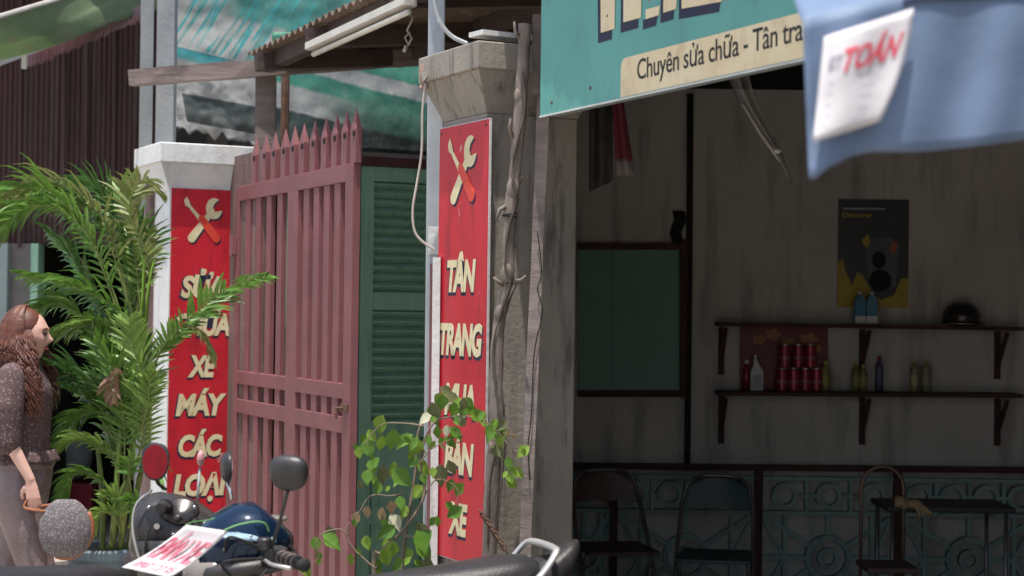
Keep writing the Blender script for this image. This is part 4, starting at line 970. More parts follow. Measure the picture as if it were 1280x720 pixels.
for k in range(46):
    x = 34 + k * 3.4; y = 72 - (x - 34) * .42; dp = 13 + 9 * abs(mnoise.noise(Vector((k*.3, 2, 0))));
    vs.add([P(x, y-6, 11.4), P(x+3.4, y-7.4, 11.4), P(x+3.3, y+dp-4, 11.36), P(x+1.7, y+dp, 11.34), P(x+.1, y+dp-3, 11.36)], [(0,1,2,3,4)])
part(aw, 'jagged_valance', vs, mf, True)

# ------------------------------------------------------------------ potted palm
PY = 8.25; pc = P(131, 682, PY)
pot = thing('potted_palm', 'bushy areca palm in a grey blue plastic pot beside the white pillar', 'potted plant', (pc.x, pc.y, 0))
hp_ = pc.z; pr_ = .185
part(pot, 'pot', MB().lathe([(pr_*.72,0),(pr_*.78,.02),(pr_*.93,hp_-.05),(pr_*1.02,hp_-.048),(pr_*1.04,hp_-.012),(pr_*1.0,hp_),(pr_*.93,hp_-.002),(pr_*.9,hp_-.04)], n=32), m_pot, smooth=False)
part(pot, 'soil', MB().lathe([(pr_*.9,hp_-.06),(pr_*.88,hp_-.035)], n=20), M('soil', (.09,.06,.04), rough=1.0))
canes = [[(140,690),(146,600),(152,520),(160,430)],[(150,690),(160,600),(172,500),(178,400),(180,330)],[(128,690),(128,620),(120,540)],[(160,690),(170,620),(182,560),(190,480)],[(136,690),(150,640),(165,560),(176,470),(172,380)]]
for k, c in enumerate(canes):
    yy = PY + (k - 2) * .035
    pp = smoothpath([P(x, y, yy) for x, y in c], 6); part(pot, 'cane', MB().tube(pp, [.016 * (1 - .5 * i / len(pp)) * (1 + .12 * (i % 4 == 0)) for i in range(len(pp))], 8), m_cane, True, smooth=True)
def frond(pts, yoff, n, L, mt, droop=.5, tipy=0, lab=None, split=1.0, ww=.0082):
    path = smoothpath([P(x, y, PY + yoff + tipy * i / (len(pts)-1)) for i, (x, y) in enumerate(pts)], 10); m = len(path)
    part(pot, 'frond_stalk', MB().tube(path, [.006 * (1 - .8 * i / m) for i in range(m)], 5), m_cane, True, smooth=True)
    mb = MB(); start = .22
    for i in range(n):
        t = start + (1 - start) * i / (n - 1); f = t * (m - 1); a = int(min(f, m - 2)); p = path[a].lerp(path[a+1], f - a)
        tg = (path[a+1] - path[a]).normalized(); side = tg.cross(Vector((0, .35, 1))).normalized(); 
        prof = min(1, .45 + 1.6 * (t - start)) * (1 - .62 * max(0, t - .55) / .45)
        for s in (-1, 1):
            l = L * prof * R.uniform(.85, 1.2); d0 = (side * s * 1.0 + tg * (.5 + .6 * t) + Vector((R.uniform(-.12,.12), R.uniform(-.5,.5), R.uniform(.0,.25)))).normalized()
            w_ = ww * R.uniform(.8, 1.25); q = p; vsl = []; segs = 4; d = d0
            wd = d.cross(Vector((0, 1, 0)) if abs(d.y) < .8 else Vector((1,0,0))).normalized()
            wd = (wd + Vector((0, R.uniform(-.8, .8), 0))).normalized()
            for j in range(segs + 1):
                ww_ = w_ * (.5, 1, .9, .6, .05)[j]
                vsl += [q - wd * ww_, q + wd * ww_]
                d = (d + Vector((0, 0, -droop * .42 * (j + .4) / segs * R.uniform(.7, 1.3)))).normalized(); q = q + d * l / segs
            mb.add(vsl, [(2*j, 2*j+1, 2*j+3, 2*j+2) for j in range(segs)])
    part(pot, 'frond', mb, mt, True, label=lab)
g, lg_, dg, br = PALM
F = [([(168,470),(140,370),(105,285),(55,238),(0,248),(-40,320)], -.10, 40, .30, g, .9, -.3),
 ([(172,440),(150,330),(120,262),(70,232),(15,250),(-10,290)], .02, 38, .26, br, 1.0, -.1),
 ([(176,450),(165,340),(142,270),(118,236),(95,232)], .10, 30, .24, dg, .7, .1),
 ([(178,430),(170,330),(155,270),(150,232)], .05, 26, .22, lg_, .25, .05),
 ([(180,440),(186,330),(190,265),(205,226),(228,240)], -.04, 32, .22, br, .9, -.1),
 ([(180,450),(188,360),(196,300),(190,250)], .06, 28, .20, g, .4, .1),
 ([(182,480),(165,410),(125,372),(80,355),(36,345)], -.12, 34, .27, g, 1.1, -.3),
 ([(184,470),(150,420),(115,405),(70,415)], .03, 28, .22, lg_, .9, -.1),
 ([(186,500),(200,440),(238,398),(285,360),(332,345)], -.12, 40, .17, g, .55, -.2),
 ([(186,480),(205,430),(232,408),(255,425),(265,450)], -.10, 22, .13, br, .9, -.2),
 ([(165,560),(140,505),(100,470),(60,452)], -.14, 30, .24, dg, .8, -.3),
 ([(160,600),(130,560),(95,548),(58,572)], -.10, 26, .17, lg_, .9, -.2),
 ([(160,640),(125,600),(95,590),(75,625)], -.12, 24, .15, g, .9, -.2),
 ([(165,600),(180,540),(205,500),(222,470)], -.06, 24, .17, lg_, .5, -.1),
 ([(165,620),(190,580),(215,572),(228,600)], -.10, 24, .16, g, .9, -.1),
 ([(150,620),(140,560),(120,510),(95,490)], .05, 28, .22, g, .6, .1),
 ([(155,600),(155,530),(145,470),(120,430)], -.06, 30, .22, g, .5, -.1),
 ([(165,580),(170,510),(178,450),(200,410)], .06, 28, .20, dg, .5, .1),
 ([(150,660),(140,640),(125,640),(112,665)], -.16, 18, .13, lg_, .7, -.05),
 ([(150,665),(150,635),(143,620),(135,618)], -.15, 20, .14, lg_, .4, -.02),
 ([(160,660),(175,630),(190,625),(200,650)], -.14, 18, .14, g, .7, -.05),
 ([(178,420),(172,350),(178,300),(160,250)], .12, 30, .22, dg, .5, .1),
 ([(170,470),(130,400),(95,330),(60,290)], .12, 32, .24, dg, .8, .1),
 ([(182,400),(200,370),(212,330),(215,290)], .10, 24, .16, br, .6, .05),
 ([(176,540),(186,490),(196,440),(190,400)], -.12, 28, .18, lg_, .4, -.1),
 ([(150,560),(132,520),(100,520),(75,550)], .02, 26, .18, g, .9, 0),
 ([(160,420),(120,310),(75,262),(28,262),(-15,300)], -.05, 38, .24, g, 1.1, -.1),
 ([(165,400),(135,300),(95,250),(50,240),(5,275)], .06, 36, .22, dg, 1.1, 0),
 ([(160,500),(120,420),(80,380),(45,385)], .04, 32, .22, g, 1.2, 0),
 ([(150,560),(110,500),(80,470),(62,490)], .04, 28, .20, dg, 1.1, 0),
 ([(170,540),(150,500),(128,440),(110,400)], -.02, 28, .22, g, .6, 0)]
for fi, f in enumerate(F):
    f = list(f); f[0] = [(x - (28 if x > 186 and fi not in (7, 8, 9) and fi != 8 else 0), y) for x, y in f[0]]
    if min(x for x, y in f[0]) < 100: f[1] = max(f[1], -.03); f[6] = max(f[6], -.06)
    if fi in (4, 23): f[3] *= .75
    frond(*f)
frond([(160,480),(148,465),(140,480),(142,500)], -.16, 14, .10, m_drypalm, 1.4, 0, 'dried brown frond hanging in the middle of the palm', ww=.008)
for pts in ([(176,420),(178,370),(180,330),(172,300)], [(180,420),(184,370),(190,335),(196,318)]):
    part(pot, 'new_spear', MB().tube([P(x, y, PY - .1) for x, y in pts], [.010,.012,.010,.002], 6, flat=.5), M('spear_green', (.22,.42,.04), rough=.4), True, smooth=True)

# ------------------------------------------------------------------ leafy shrub in front of the gateway
BY = 6.02
sb = P(478, 900, BY); shrub = thing('leafy_shrub', 'thin leafy shrub with bright green leaves in front of the red sign', 'shrub', (sb.x, sb.y, 0))
z7 = lambda x, y: (280 + x / 2.4, 420 + y / 2.4)
def br_(pts, r0, r1, yo=0, ground=False):
    w_ = [P(*z7(x, y), BY + yo) for x, y in pts]
    if ground: w_.insert(0, Vector((sb.x + R.uniform(-.03,.03), sb.y, 0)))
    pp = smoothpath(w_, 6); m = len(pp)
    part(shrub, 'stem', MB().tube(pp, [r0 + (r1 - r0) * i / m for i in range(m)], 6, jit=.08), m_stem, True, smooth=True)
br_([(450,720),(470,650),(540,580),(600,480),(590,380),(610,290),(650,240)], .009, .003, 0, True)
br_([(530,720),(545,600),(560,500),(575,400),(580,300),(600,250)], .009, .003, .05, True)
br_([(455,700),(390,640),(370,600),(375,560)], .004, .002, -.03); br_([(540,470),(500,480),(440,480),(400,540)], .003, .0015, .02)
br_([(600,270),(540,262),(470,268),(420,330)], .003, .0015, -.02); br_([(640,250),(720,240),(790,262),(840,310),(862,350),(885,410)], .003, .0015, 0)
br_([(370,600),(350,580),(300,590),(275,625),(285,660),(250,700)], .0028, .0015, -.03); br_([(590,380),(620,340),(680,310)], .0028, .0015, -.04)
br_([(600,480),(640,430),(700,460),(690,530)], .0026, .0014, .03); br_([(455,700),(485,640),(500,600)], .003, .0015, .03); br_([(545,600),(600,610),(610,640)], .003, .0015, -.02)
br_([(870,345),(900,350)], .002, .001, 0); br_([(850,310),(840,290),(880,300)], .002, .001, 0)
def leafmesh():
    mb = MB(); n = 6; L = 1.0; prof = [0, .24, .33, .25, .11, .0]
    c = [Vector((L * i / 5, 0, -.22 * (i/5)**2)) for i in range(6)]
    l = [Vector((L*i/5, prof[i], .13 * (1 if prof[i] else 0) - .22*(i/5)**2)) for i in range(6)]; r_ = [Vector((L*i/5, -prof[i], .13 * (1 if prof[i] else 0) - .22*(i/5)**2)) for i in range(6)]
    mb.v = c + l[1:5] + r_[1:5]
    f = [(0,1,6),(0,10,1)]
    for i in range(1, 4): f += [(i, i+1, 6+i, 5+i), (i+1, i, 9+i, 10+i)]
    f += [(4,5,9),(4,13,5)]
    mb.f = f; return mb
LM = []
for m in LEAF:
    o = mkobj('leaf', leafmesh(), m, smooth=True); LM.append(o.data); bpy.data.objects.remove(o)
def put_leaf(px, py, size, kind, ang=None, yo=None):
    o = bpy.data.objects.new('leaf', LM[kind]); COL.objects.link(o); o.parent = shrub
    p = INV[shrub.name] @ P(px, py, BY + (R.uniform(-.07, .07) if yo is None else yo)); L = size / FPX * BY
    ang = R.uniform(-2.6, -.5) if ang is None else ang
    # facing roughly to the viewer: length in the picture plane at angle ang
    ex = Vector((cos(ang), R.uniform(-.35,.35), sin(ang))).normalized(); nz = Vector((R.uniform(-.5,.5), -1, R.uniform(.1,.9))); ey = nz.cross(ex).normalized(); ez = ex.cross(ey)
    m = Matrix((ex, ey, ez)).transposed().to_4x4(); m = Matrix.Translation(p - ex * L * .5) @ m @ Matrix.Diagonal((L, L * R.uniform(.85, 1.15), L, 1)); o.matrix_local = m
LV = [(670,170,58,2),(635,225,50,2),(720,220,55,0),(760,240,48,1),(603,250,52,3),(668,287,42,3),(470,268,64,1),(505,312,66,0),(435,340,58,0),(405,352,36,1),(550,312,34,0),(580,335,58,1),(680,320,50,0),(597,397,58,1),(535,425,66,0),(477,418,62,2),(430,425,42,0),(450,385,50,0),(580,470,58,1),(650,420,62,2),(705,462,44,1),(690,530,62,0),(640,557,38,1),(485,590,66,0),(500,645,72,1),(600,647,70,0),(605,605,56,0),(430,622,44,1),(382,672,40,1),(325,618,58,0),(275,625,40,0),(245,702,50,1),(285,662,26,0),(800,292,54,0),(835,300,44,0),(810,268,44,0),(895,348,52,1),(855,385,44,0),(882,410,52,1),(822,347,50,2),(860,428,34,1),(770,245,38,0),(540,530,42,1),(462,460,36,0),(505,410,36,1),(430,530,44,4),(475,540,48,4),(502,515,40,4),(396,550,40,4),(515,560,50,3),(640,290,40,0),(615,315,36,0),(700,205,40,1),(655,200,46,0),(485,665,60,1),(460,690,50,0),(520,690,46,0),(555,655,42,1),(610,690,48,2),(445,300,46,1),(420,310,34,0),(625,330,30,1),(565,380,44,0),(600,430,40,0),(455,440,34,0),(870,300,22,4),(852,292,20,4),(690,225,50,0),(735,205,44,1),(745,225,46,0)]
R2 = random.Random(5)
for x, y, s_, k in list(LV):
    if R2.random() < .85: LV.append((x + R2.uniform(-38, 38), y + R2.uniform(-30, 34), s_ * R2.uniform(.5, .95), R2.choice((0,0,1,1,2))))
for x, y, s, k in LV:
    put_leaf(*z7(x, y), s / 2.4 * R.uniform(1.0, 1.32), k, None if s > 45 else R.uniform(-2.4, -.7))

# ------------------------------------------------------------------ motorbikes
def mirror(parent, c, w_, h_, face, m_back, base, glass=True, mstalk=None):
    # c in bike space; face = direction the glass faces
    q = Vector(face).to_track_quat('Z', 'Y').to_matrix().to_4x4(); T_m = Matrix.Translation(c) @ q
    pr = [(0,-.020),(.45,-.019),(.74,-.014),(.93,-.004),(1,.006),(.96,.008),(.0,.008)]
    b = MB(); n = 24; vs = []; fs = []
    for r_, z in pr:
        for k in range(n):
            a = 2*pi*k/n; e_ = lambda q: math.copysign(abs(q)**.82, q); sx = (1 + .13*sin(a)); vs.append((r_*w_/2*e_(cos(a))*sx, r_*h_/2*e_(sin(a)), z))
    for i in range(len(pr)-1):
        for k in range(n): fs.append((i*n+k, i*n+(k+1)%n, (i+1)*n+(k+1)%n, (i+1)*n+k))
    b.add(vs, fs).xf(T_m); mh = part(parent, 'mirror', b, m_back, smooth=True)
    gb_ = MB().lathe([(.90,.0082),(.90,.0095),(.0,.0098)], n=24); gb_.v = [Vector((v.x*w_/2, v.y*h_/2, v.z)) for v in gb_.v]; part(mh, 'mirror_glass', gb_.xf(T_m), mg)
    st_ = Vector(base); cc = Vector(c) - Vector((0,0,h_*.46)); mid = st_.lerp(cc, .5) + Vector((0,.01,.0))
    part(parent, 'mirror_stalk', MB().tube(smoothpath([st_, mid, cc], 5), .0055, 7), mstalk or m_blkpl, smooth=True)
def bezbox(rows):   # loft of cross sections: rows of (x, halfwidth, zlow, zhigh)
    mb = MB(); vs = []; n = 12; fs = []
    for x, hw, z0, z1 in rows:
        for k in range(n):
            a = 2*pi*k/n; ca_, sa = cos(a), sin(a); e = .75
            vs.append((x, hw * math.copysign(abs(ca_)**e, ca_), (z0+z1)/2 + (z1-z0)/2 * math.copysign(abs(sa)**e, sa)))
    m = len(rows)
    for i in range(m-1):
        for k in range(n): fs.append((i*n+k, i*n+(k+1)%n, (i+1)*n+(k+1)%n, (i+1)*n+k))
    fs += [tuple(reversed(range(n))), tuple((m-1)*n+k for k in range(n))]
    return mb.add(vs, fs)
def wheel(parent, x, r_=.27):
    wq = part(parent, 'wheel', MB().torus((x,0,r_), r_-.032, .032, (1,0,0), (0,0,1), 28, 8), m_rubber, smooth=True)
    part(wq, 'rim', MB().torus((x,0,r_), r_-.068, .010, (1,0,0), (0,0,1), 28, 6), m_silver, smooth=True)
    part(wq, 'hub', MB().tube([(x,-.05,r_),(x,.05,r_)], .05, 14), m_silver)
    sp = MB()
    for k in range(10): a = k*pi/5; sp.tube([(x+.04*cos(a),.0,r_+.04*sin(a)),(x+(r_-.07)*cos(a),0,r_+(r_-.07)*sin(a))], .006, 5)
    part(wq, 'spokes', sp, m_silver)
def motorbike(loc, rz, label, shell, near=True):
    t = thing('motorbike', label, 'motorbike', loc, rz)
    wheel(t, .26); wheel(t, -.95)
    part(t, 'front_fender', MB().sheet(lambda u, v: Vector((.26 + .30*cos(.3+2.2*u), (v-.5)*.12, .27 + .30*sin(.3+2.2*u) - .03*(2*v-1)**2)), 12, 4, .003), shell, smooth=True)
    for s in (-1, 1): part(t, 'fork', MB().tube([(.26, s*.06, .27), (.06, s*.05, .72)], .017, 8), m_silver, smooth=True)
    part(t, 'leg_shield', MB().sheet(lambda u, v: Vector((.02 - .16*v**1.5 - .05*(2*u-1)**2, (u-.5)*(.34+.16*sin(pi*v)), .82 - .52*v)), 10, 8, .02), shell, smooth=True)
    part(t, 'frame_spine', bezbox([(-.02,.05,.62,.80),(-.2,.06,.46,.60),(-.42,.08,.42,.58),(-.60,.10,.44,.66)]), shell, smooth=True)
    part(t, 'engine', MB().box(-.45,-.2,-.11,.11,.2,.42).tube([(-.2,0,.33),(-.05,0,.36)], .06, 10), m_silver, bevel=.01)
    part(t, 'side_panel', bezbox([(-.45,.08,.52,.72),(-.62,.115,.52,.77),(-.85,.105,.60,.80),(-1.02,.07,.70,.82)]), shell, smooth=True)
    part(t, 'seat', bezbox([(-.24,.03,.72,.775),(-.28,.065,.70,.812),(-.36,.085,.70,.832),(-.48,.095,.70,.845),(-.62,.11,.71,.857),(-.74,.125,.73,.870),(-.84,.125,.75,.882),(-.91,.11,.77,.880),(-.935,.07,.79,.865)]), m_seat, smooth=True)
    part(t, 'exhaust', MB().tube([(-.3,-.12,.25),(-.6,-.15,.25),(-1.0,-.16,.34)], [.02,.045,.045], 12), m_silver, smooth=True)
    part(t, 'swing_arm', MB().tube([(-.5,.09,.3),(-.95,.09,.27)], .02, 6).tube([(-.5,-.09,.3),(-.95,-.09,.27)], .02, 6), m_silver)
    part(t, 'stand', MB().tube([(-.45,.12,.2),(-.5,.2,.0)], .01, 6), m_blkpl)
    # grab rail and tail
    part(t, 'grab_rail', MB().tube(smoothpath([Vector(q_) for q_ in ((-.80,.14,.80),(-.885,.145,.82),(-.955,.13,.895),(-.97,.08,.91),(-.97,-.08,.91),(-.955,-.13,.895),(-.885,-.145,.82),(-.80,-.14,.80))], 6), .0135, 8, flat=.7), m_silver, smooth=True)
    tl_ = part(t, 'tail', bezbox([(-.90,.09,.70,.85),(-.98,.085,.74,.875),(-1.05,.06,.80,.91),(-1.085,.03,.86,.925)]), m_blkpl, smooth=True)
    part(t, 'tail_light', bezbox([(-1.0,.07,.68,.76),(-1.06,.055,.70,.78),(-1.075,.03,.72,.76)]), m_can, smooth=True)
    part(t, 'plate', MB().box(-1.10,-1.095,-.08,.08,.48,.62), m_edge)
    return t
fw = Vector((-.93, -.37, 0)).normalized()
rz1 = math.atan2(fw.y, fw.x)
bike = motorbike((-.79, 5.3, 0), rz1, 'dark blue underbone motorbike with a white for sale card on its handlebar', m_bluegl)
bi = INV[bike.name]
# handlebar cowl, headlight, bars, grips, mirrors (bike space: x forward, y left, z up)
part(bike, 'handlebar_cowl', bezbox([(-.13,.07,.93,.985),(-.08,.12,.90,1.03),(-.02,.145,.88,1.075),(.04,.13,.87,1.07),(.10,.10,.86,1.035),(.15,.06,.87,.99)]), m_bluegl, smooth=True)
part(bike, 'cowl_trim', bezbox([(-.14,.10,.88,.935),(-.05,.165,.865,.935),(.05,.155,.85,.925),(.13,.10,.84,.905),(.17,.05,.85,.89)]), m_blkpl, smooth=True)
part(bike, 'headlight', bezbox([(.06,.11,.80,.93),(.12,.10,.80,.925),(.165,.07,.81,.91),(.185,.03,.83,.89)]), m_lens, smooth=True)
part(bike, 'front_cowl', bezbox([(-.06,.06,.60,.84),(.02,.15,.58,.86),(.09,.13,.58,.84),(.14,.07,.62,.80)]), m_blkgl, smooth=True)
for s in (-1, 1):
    gr0 = Vector((-.045, s*.17, .935)); gr1 = Vector((-.095, s*.34, .925))
    part(bike, 'handlebar', MB().tube([(-.0, s*.05, .95), gr0, gr0.lerp(gr1, .3)], .012, 8), m_blkpl, smooth=True)
    gp_ = part(bike, 'grip', MB().tube([gr0.lerp(gr1, t) for t in (.12,.16,.9,.96,1.0)], [.014,.019,.0185,.021,.016], 12), m_rubber, smooth=True)
    for k in range(4): part(gp_, 'grip_band', MB().torus(gr0.lerp(gr1, .28 + .15*k), .0195, .0035, (1,0,0), (0,0,1), 14, 6), m_grip, smooth=True)
    part(bike, 'switch_box', MB().box(-.035,.035,-.035,.035,-.022,.025).xf(Matrix.Translation(gr0 + Vector((.0,-.0*s,0)))), m_blkpl, bevel=.008)
    part(bike, 'lever', MB().tube([gr0 + Vector((.04,0,-.005)), gr0.lerp(gr1,.5) + Vector((.055,0,-.01)), gr1 + Vector((.045,0,-.006))], .006, 6), m_silver, smooth=True)
part(bike, 'reservoir', MB().lathe([(.02,0),(.022,.002),(.022,.03),(.019,.034)], (-.01,.19,.955), 12), m_blkpl)
m1c = bi @ P(360,592,5.0); mirror(bike, m1c, .118, .105, bi.to_3x3() @ Vector((.25,.95,.1)), m_blkpl, (-.03,.195,.96))
m2c = bi @ P(284,584,5.5); mirror(bike, m2c, .115, .10, bi.to_3x3() @ Vector((.95,.28,0)), m_blkpl, (-.0,-.19,1.06), mstalk=m_chrome)
part(bike, 'pale_stripe', MB().sheet(lambda u, v: Vector((-.06 + .17*u, .1462 - .012*(2*u-1)**2 + .0015 - .03*v*v, .965 + .022*u + .030*v*(1-.6*u))), 8, 3, .0012), M('pale_blue_stripe', (.38,.50,.58), (.20,.34,.46), s=12, rough=.3, bump=0), smooth=True)  # pale blue stripe along the side of the cowl
part(bike, 'speedometer', MB().lathe([(.0,0),(.048,.0),(.052,.006),(.048,.014),(.0,.016)], (-.075,0,1.015), 18).xf(Matrix.Translation((0,0,0))), m_lens, smooth=True)
for k, (a_, b_, c_) in enumerate((((-.02,.19,.95),(.10,.23,1.0),(.08,.08,.93)), ((-.02,.20,.93),(.12,.24,.93),(.06,.10,.86)), ((-.02,-.19,.95),(.11,-.22,1.0),(.08,-.08,.93)), ((-.03,.22,.92),(.05,.27,.84),(-.02,.12,.74)))):
    part(bike, 'cable', MB().tube(smoothpath([Vector(a_), Vector(b_), Vector(c_)], 8), .0042, 6), m_rubber, smooth=True)
for y_ in (.195, -.19): part(bike, 'mirror_nut', MB().lathe([(.011,0),(.011,.012),(.007,.016)], (-.02, y_, .955), 6), m_chrome)
for q_ in ((.02,.150,.99),(.09,.118,.95),(-.06,.140,.95)): part(bike, 'screw', MB().ball(q_, .005, .004, .005, 8, 5), m_chrome, smooth=True)
# card with strings
card = thing('for_sale_card', 'white paper card reading BÁN XE in red, tied to the motorbike', 'card', P(215, 700, 4.9))
def cf(u, v):
    a = Vector((233,656,4.93)).lerp(Vector((286,664,4.97)), u); b = Vector((152,709,4.80)).lerp(Vector((212,722,4.82)), u); q = a.lerp(b, v)
    return P(q.x, q.y + 5*sin(pi*v)*.9 - (3 if u > .5 else 0) * 0, q.z + .02*sin(pi*v) )
part(card, 'sheet', MB().sheet(cf, 10, 12, .0008), m_paper, True, smooth=True)
part(card, 'lettering', onpaper(text_mb('BÁN XE', 0, 0, 1, .72, 0, .0003, .03, 0), cf, .06, .66, .88, .62), m_pinkink, True)
part(card, 'lettering', onpaper(text_mb('0907.127.05', 0, 0, 1, .72, 0, .0003, .01, 0), cf, .10, .93, .8, .22), m_pinkink, True)
part(card, 'string', MB().tube(smoothpath([P(232,656,4.93), P(243,652,4.97), P(255,651,5.02), P(268,648,5.08)]), .0022, 5), m_string, True)
part(card, 'string', MB().tube(smoothpath([P(280,663,4.96), P(298,656,4.98), P(320,652,5.0), P(332,655,5.02), P(336,664,5.04)]), .0026, 5), m_string, True)
# red hoarding added out of view to colour the mirror's reflection
rb_c = Vector((-5.1, -1.2, 0)); red_b = thing('added_mirror_hoarding', 'plain red hoarding added out of view to be reflected in the motorbike mirror', 'hoarding', rb_c, -.5)
part(red_b, 'panel', MB().box(-1.3, 1.3, -.02, .02, .3, 2.6), m_red); part(red_b, 'post', MB().box(-1.35,-1.28,-.05,.05,0,2.7), m_galv); part(red_b, 'post', MB().box(1.28,1.35,-.05,.05,0,2.7), m_galv)
# second motorbike: dark front shell
b2c = P(215, 655, 5.95)
f2 = Vector((.50, .86, 0)).normalized(); rz2 = math.atan2(f2.y, f2.x)
bike2 = motorbike((b2c.x, b2c.y, 0), rz2, 'black motorbike behind the blue one, its rounded dark handlebar shell above the white card', m_blkgl)
def w2(mb): return mb
sh = bezbox([(-.24,.02,-.05,-.02),(-.20,.06,-.075,.012),(-.12,.105,-.11,.050),(-.04,.13,-.13,.080),(.03,.135,-.14,.094),(.08,.13,-.145,.092),(.112,.115,-.14,.080),(.132,.085,-.12,.055),(.140,.04,-.07,.02)])
sh.xf(Matrix.Translation(b2c + Vector((.02, 0, .0))) @ Matrix.Rotation(pi - .15, 4, 'Z') @ Matrix.Rotation(-.16, 4, 'Y') @ Matrix.Diagonal((1,1,1.05,1)))
sh.xf(Matrix.Identity(4)); 
part(bike2, 'handlebar_shell', sh, m_blkdust, True, smooth=True)
kb = P(203, 634, 5.80); part(bike2, 'knob', MB().tube([kb + Vector((0,.04,0)), kb, kb + Vector((-.003,-.02,-.002))], [.024,.022,.017], 14), m_blkpl, True, smooth=False)
kb = P(222, 648, 5.79); part(bike2, 'switch', MB().ball(kb, .014, .012, .014), m_blkpl, True, smooth=True)
part(bike2, 'ignition', MB().tube([P(197,657,5.84), P(196,658,5.80)], .010, 12), m_chrome, True)
part(bike2, 'dash_panel', MB().lathe([(0,0),(.060,0),(.064,.006),(.058,.012),(0,.013)], n=24, ey=.72).xf(Matrix.Translation(P(226,640,5.84)) @ Matrix.Rotation(1.25, 4, 'X')), m_blkgl, True, smooth=True)
for a_, b_, c_ in (((232,660),(250,668),(262,690)), ((186,660),(182,690),(196,715)), ((240,652),(262,655),(280,672))):
    part(bike2, 'cable', MB().tube(smoothpath([P(*a_, 5.80), P(*b_, 5.79), P(*c_, 5.84)], 6), .0045, 6), m_rubber, True, smooth=True)
for a_ in ((186,634),(243,634),(216,668)): part(bike2, 'screw', MB().ball(P(*a_, 5.815), .006, .004, .006, 8, 5), m_chrome, True, smooth=True)
part(bike2, 'shell_rim', MB().tube(smoothpath([P(x, y, 5.83) for x, y in ((190,613),(172,628),(166,650),(169,680),(180,715))]), .0045, 6), m_silver, True, smooth=True)
part(bike2, 'front_panel', MB().sheet(lambda u, v: P(170 + 75*u + 8*v, 676 + 70*v, 5.86 - .1*sin(pi*u)), 8, 6, .01), m_blkpl, True, smooth=True)
i2 = INV[bike2.name]; mc = i2 @ P(195, 577, 5.8); fdir = i2.to_3x3() @ Vector((-.15, -.98, .03))
mirror(bike2, mc, .095, .125, fdir, m_blkpl, i2 @ P(208, 612, 5.85))
mc = i2 @ P(249, 578, 6.15); part(bike2, 'mirror_stalk', MB().tube([P(247,630,6.1), P(248,605,6.12), P(250,585,6.15)], .005, 7), m_greysteel, True, smooth=True)
part(bike2, 'mirror', MB().ball(P(251,573,6.15), .014, .02, .028), M('pale_pink_plastic', (.55,.28,.28), rough=.5), True, smooth=True)

# ------------------------------------------------------------------ woman
WY = 8.0; wp = P(30, 400, WY); wx = wp.x
per = thing('person', 'woman with long auburn hair in a dotted blouse walking past the palm', 'person', (wx, WY, 0))
def skinmesh(name, nodes_, edges, sub=2, root=0, n=14, m=10):
    mb = MB()                                   # overlapping ellipsoids along the bones, fused into one surface by remesh()
    def rad(q): return q[3], (q[4] if len(q) > 4 else q[3])
    for a, b in edges:
        A, B = nodes_[a], nodes_[b]; pa, pb = Vector(A[:3]), Vector(B[:3]); ra, rb_ = rad(A), rad(B)
        L = (pb - pa).length; st = max(3, int(L / (min(ra[1], rb_[1], ra[0], rb_[0]) * .22)))
        for k in range(st + 1):
            t = k / st; rx = ra[0] + (rb_[0]-ra[0])*t; ry = ra[1] + (rb_[1]-ra[1])*t
            mb.ball(pa.lerp(pb, t), rx, ry, min(rx, ry) * 1.05, n, m)
    return mb
RA = dict(sh=(-.01,-.165,1.335), el=(-.035,-.205,1.08), wr=(.075,-.20,.89))
def hand(wr, d, side):  # palm and five fingers from wrist wr, pointing along d
    mb = MB(); wr = Vector(wr); d = Vector(d).normalized(); across = d.cross(Vector((0, side, 0))).normalized(); nrm = d.cross(across)
    mb.add(*(lambda m_: (m_.v, m_.f))(skinmesh('h', [(*wr,.020,.014), (*(wr + d*.04),.030,.014), (*(wr + d*.085),.034,.012)], [(0,1),(1,2)])))
    for k, L in enumerate((.062,.072,.068,.052)):
        b0 = wr + d*.085 + across*(.024 - .016*k); c1 = b0 + d*L*.5 + nrm*.006; c2_ = c1 + (d*.7 + nrm*.7).normalized()*L*.35; c3 = c2_ + (d*.2 + nrm).normalized()*L*.28
        mb.tube(smoothpath([b0, c1, c2_, c3], 3), [.0085]*4 + [.0080]*3 + [.0072]*2 + [.004], 8)
    b0 = wr + d*.03 + across*.026; mb.tube(smoothpath([b0, b0 + across*.022 + d*.025 + nrm*.01, b0 + across*.024 + d*.055 + nrm*.022], 4), [.012]*4 + [.010]*3 + [.0095, .005], 8)
    return mb
body = skinmesh('b', [(0,0,.93,.09,.12),(0,0,1.05,.085,.115),(.01,0,1.2,.105,.135),(0,0,1.32,.085,.12),(.0,0,1.385,.045,.045),(.012,0,1.44,.044,.044),(.02,0,1.50,.05,.05),
    (-.01,-.15,1.335,.048,.048),(-.0,-.205,1.06,.033,.033),(.095,-.20,.89,.022,.020),
    (-.01,.15,1.335,.048,.048),(.0,.205,1.08,.036,.036),(-.02,.21,.84,.022,.020),
    (0,-.085,.84,.075,.075),(.10,-.085,.48,.055,.055),(.08,-.085,.09,.035,.035),(.19,-.09,.035,.03,.022),
    (0,.085,.84,.075,.075),(-.09,.085,.48,.055,.055),(-.27,.085,.16,.035,.035),(-.20,.085,.05,.03,.022)],
    [(0,1),(1,2),(2,3),(3,4),(4,5),(5,6),(3,7),(7,8),(8,9),(3,10),(10,11),(11,12),(0,13),(13,14),(14,15),(15,16),(0,17),(17,18),(18,19),(19,20)])
hc = Vector((.022, 0, 1.520))
hd = MB().ball((0,0,0), 1, n=48, m=32)
hv = []
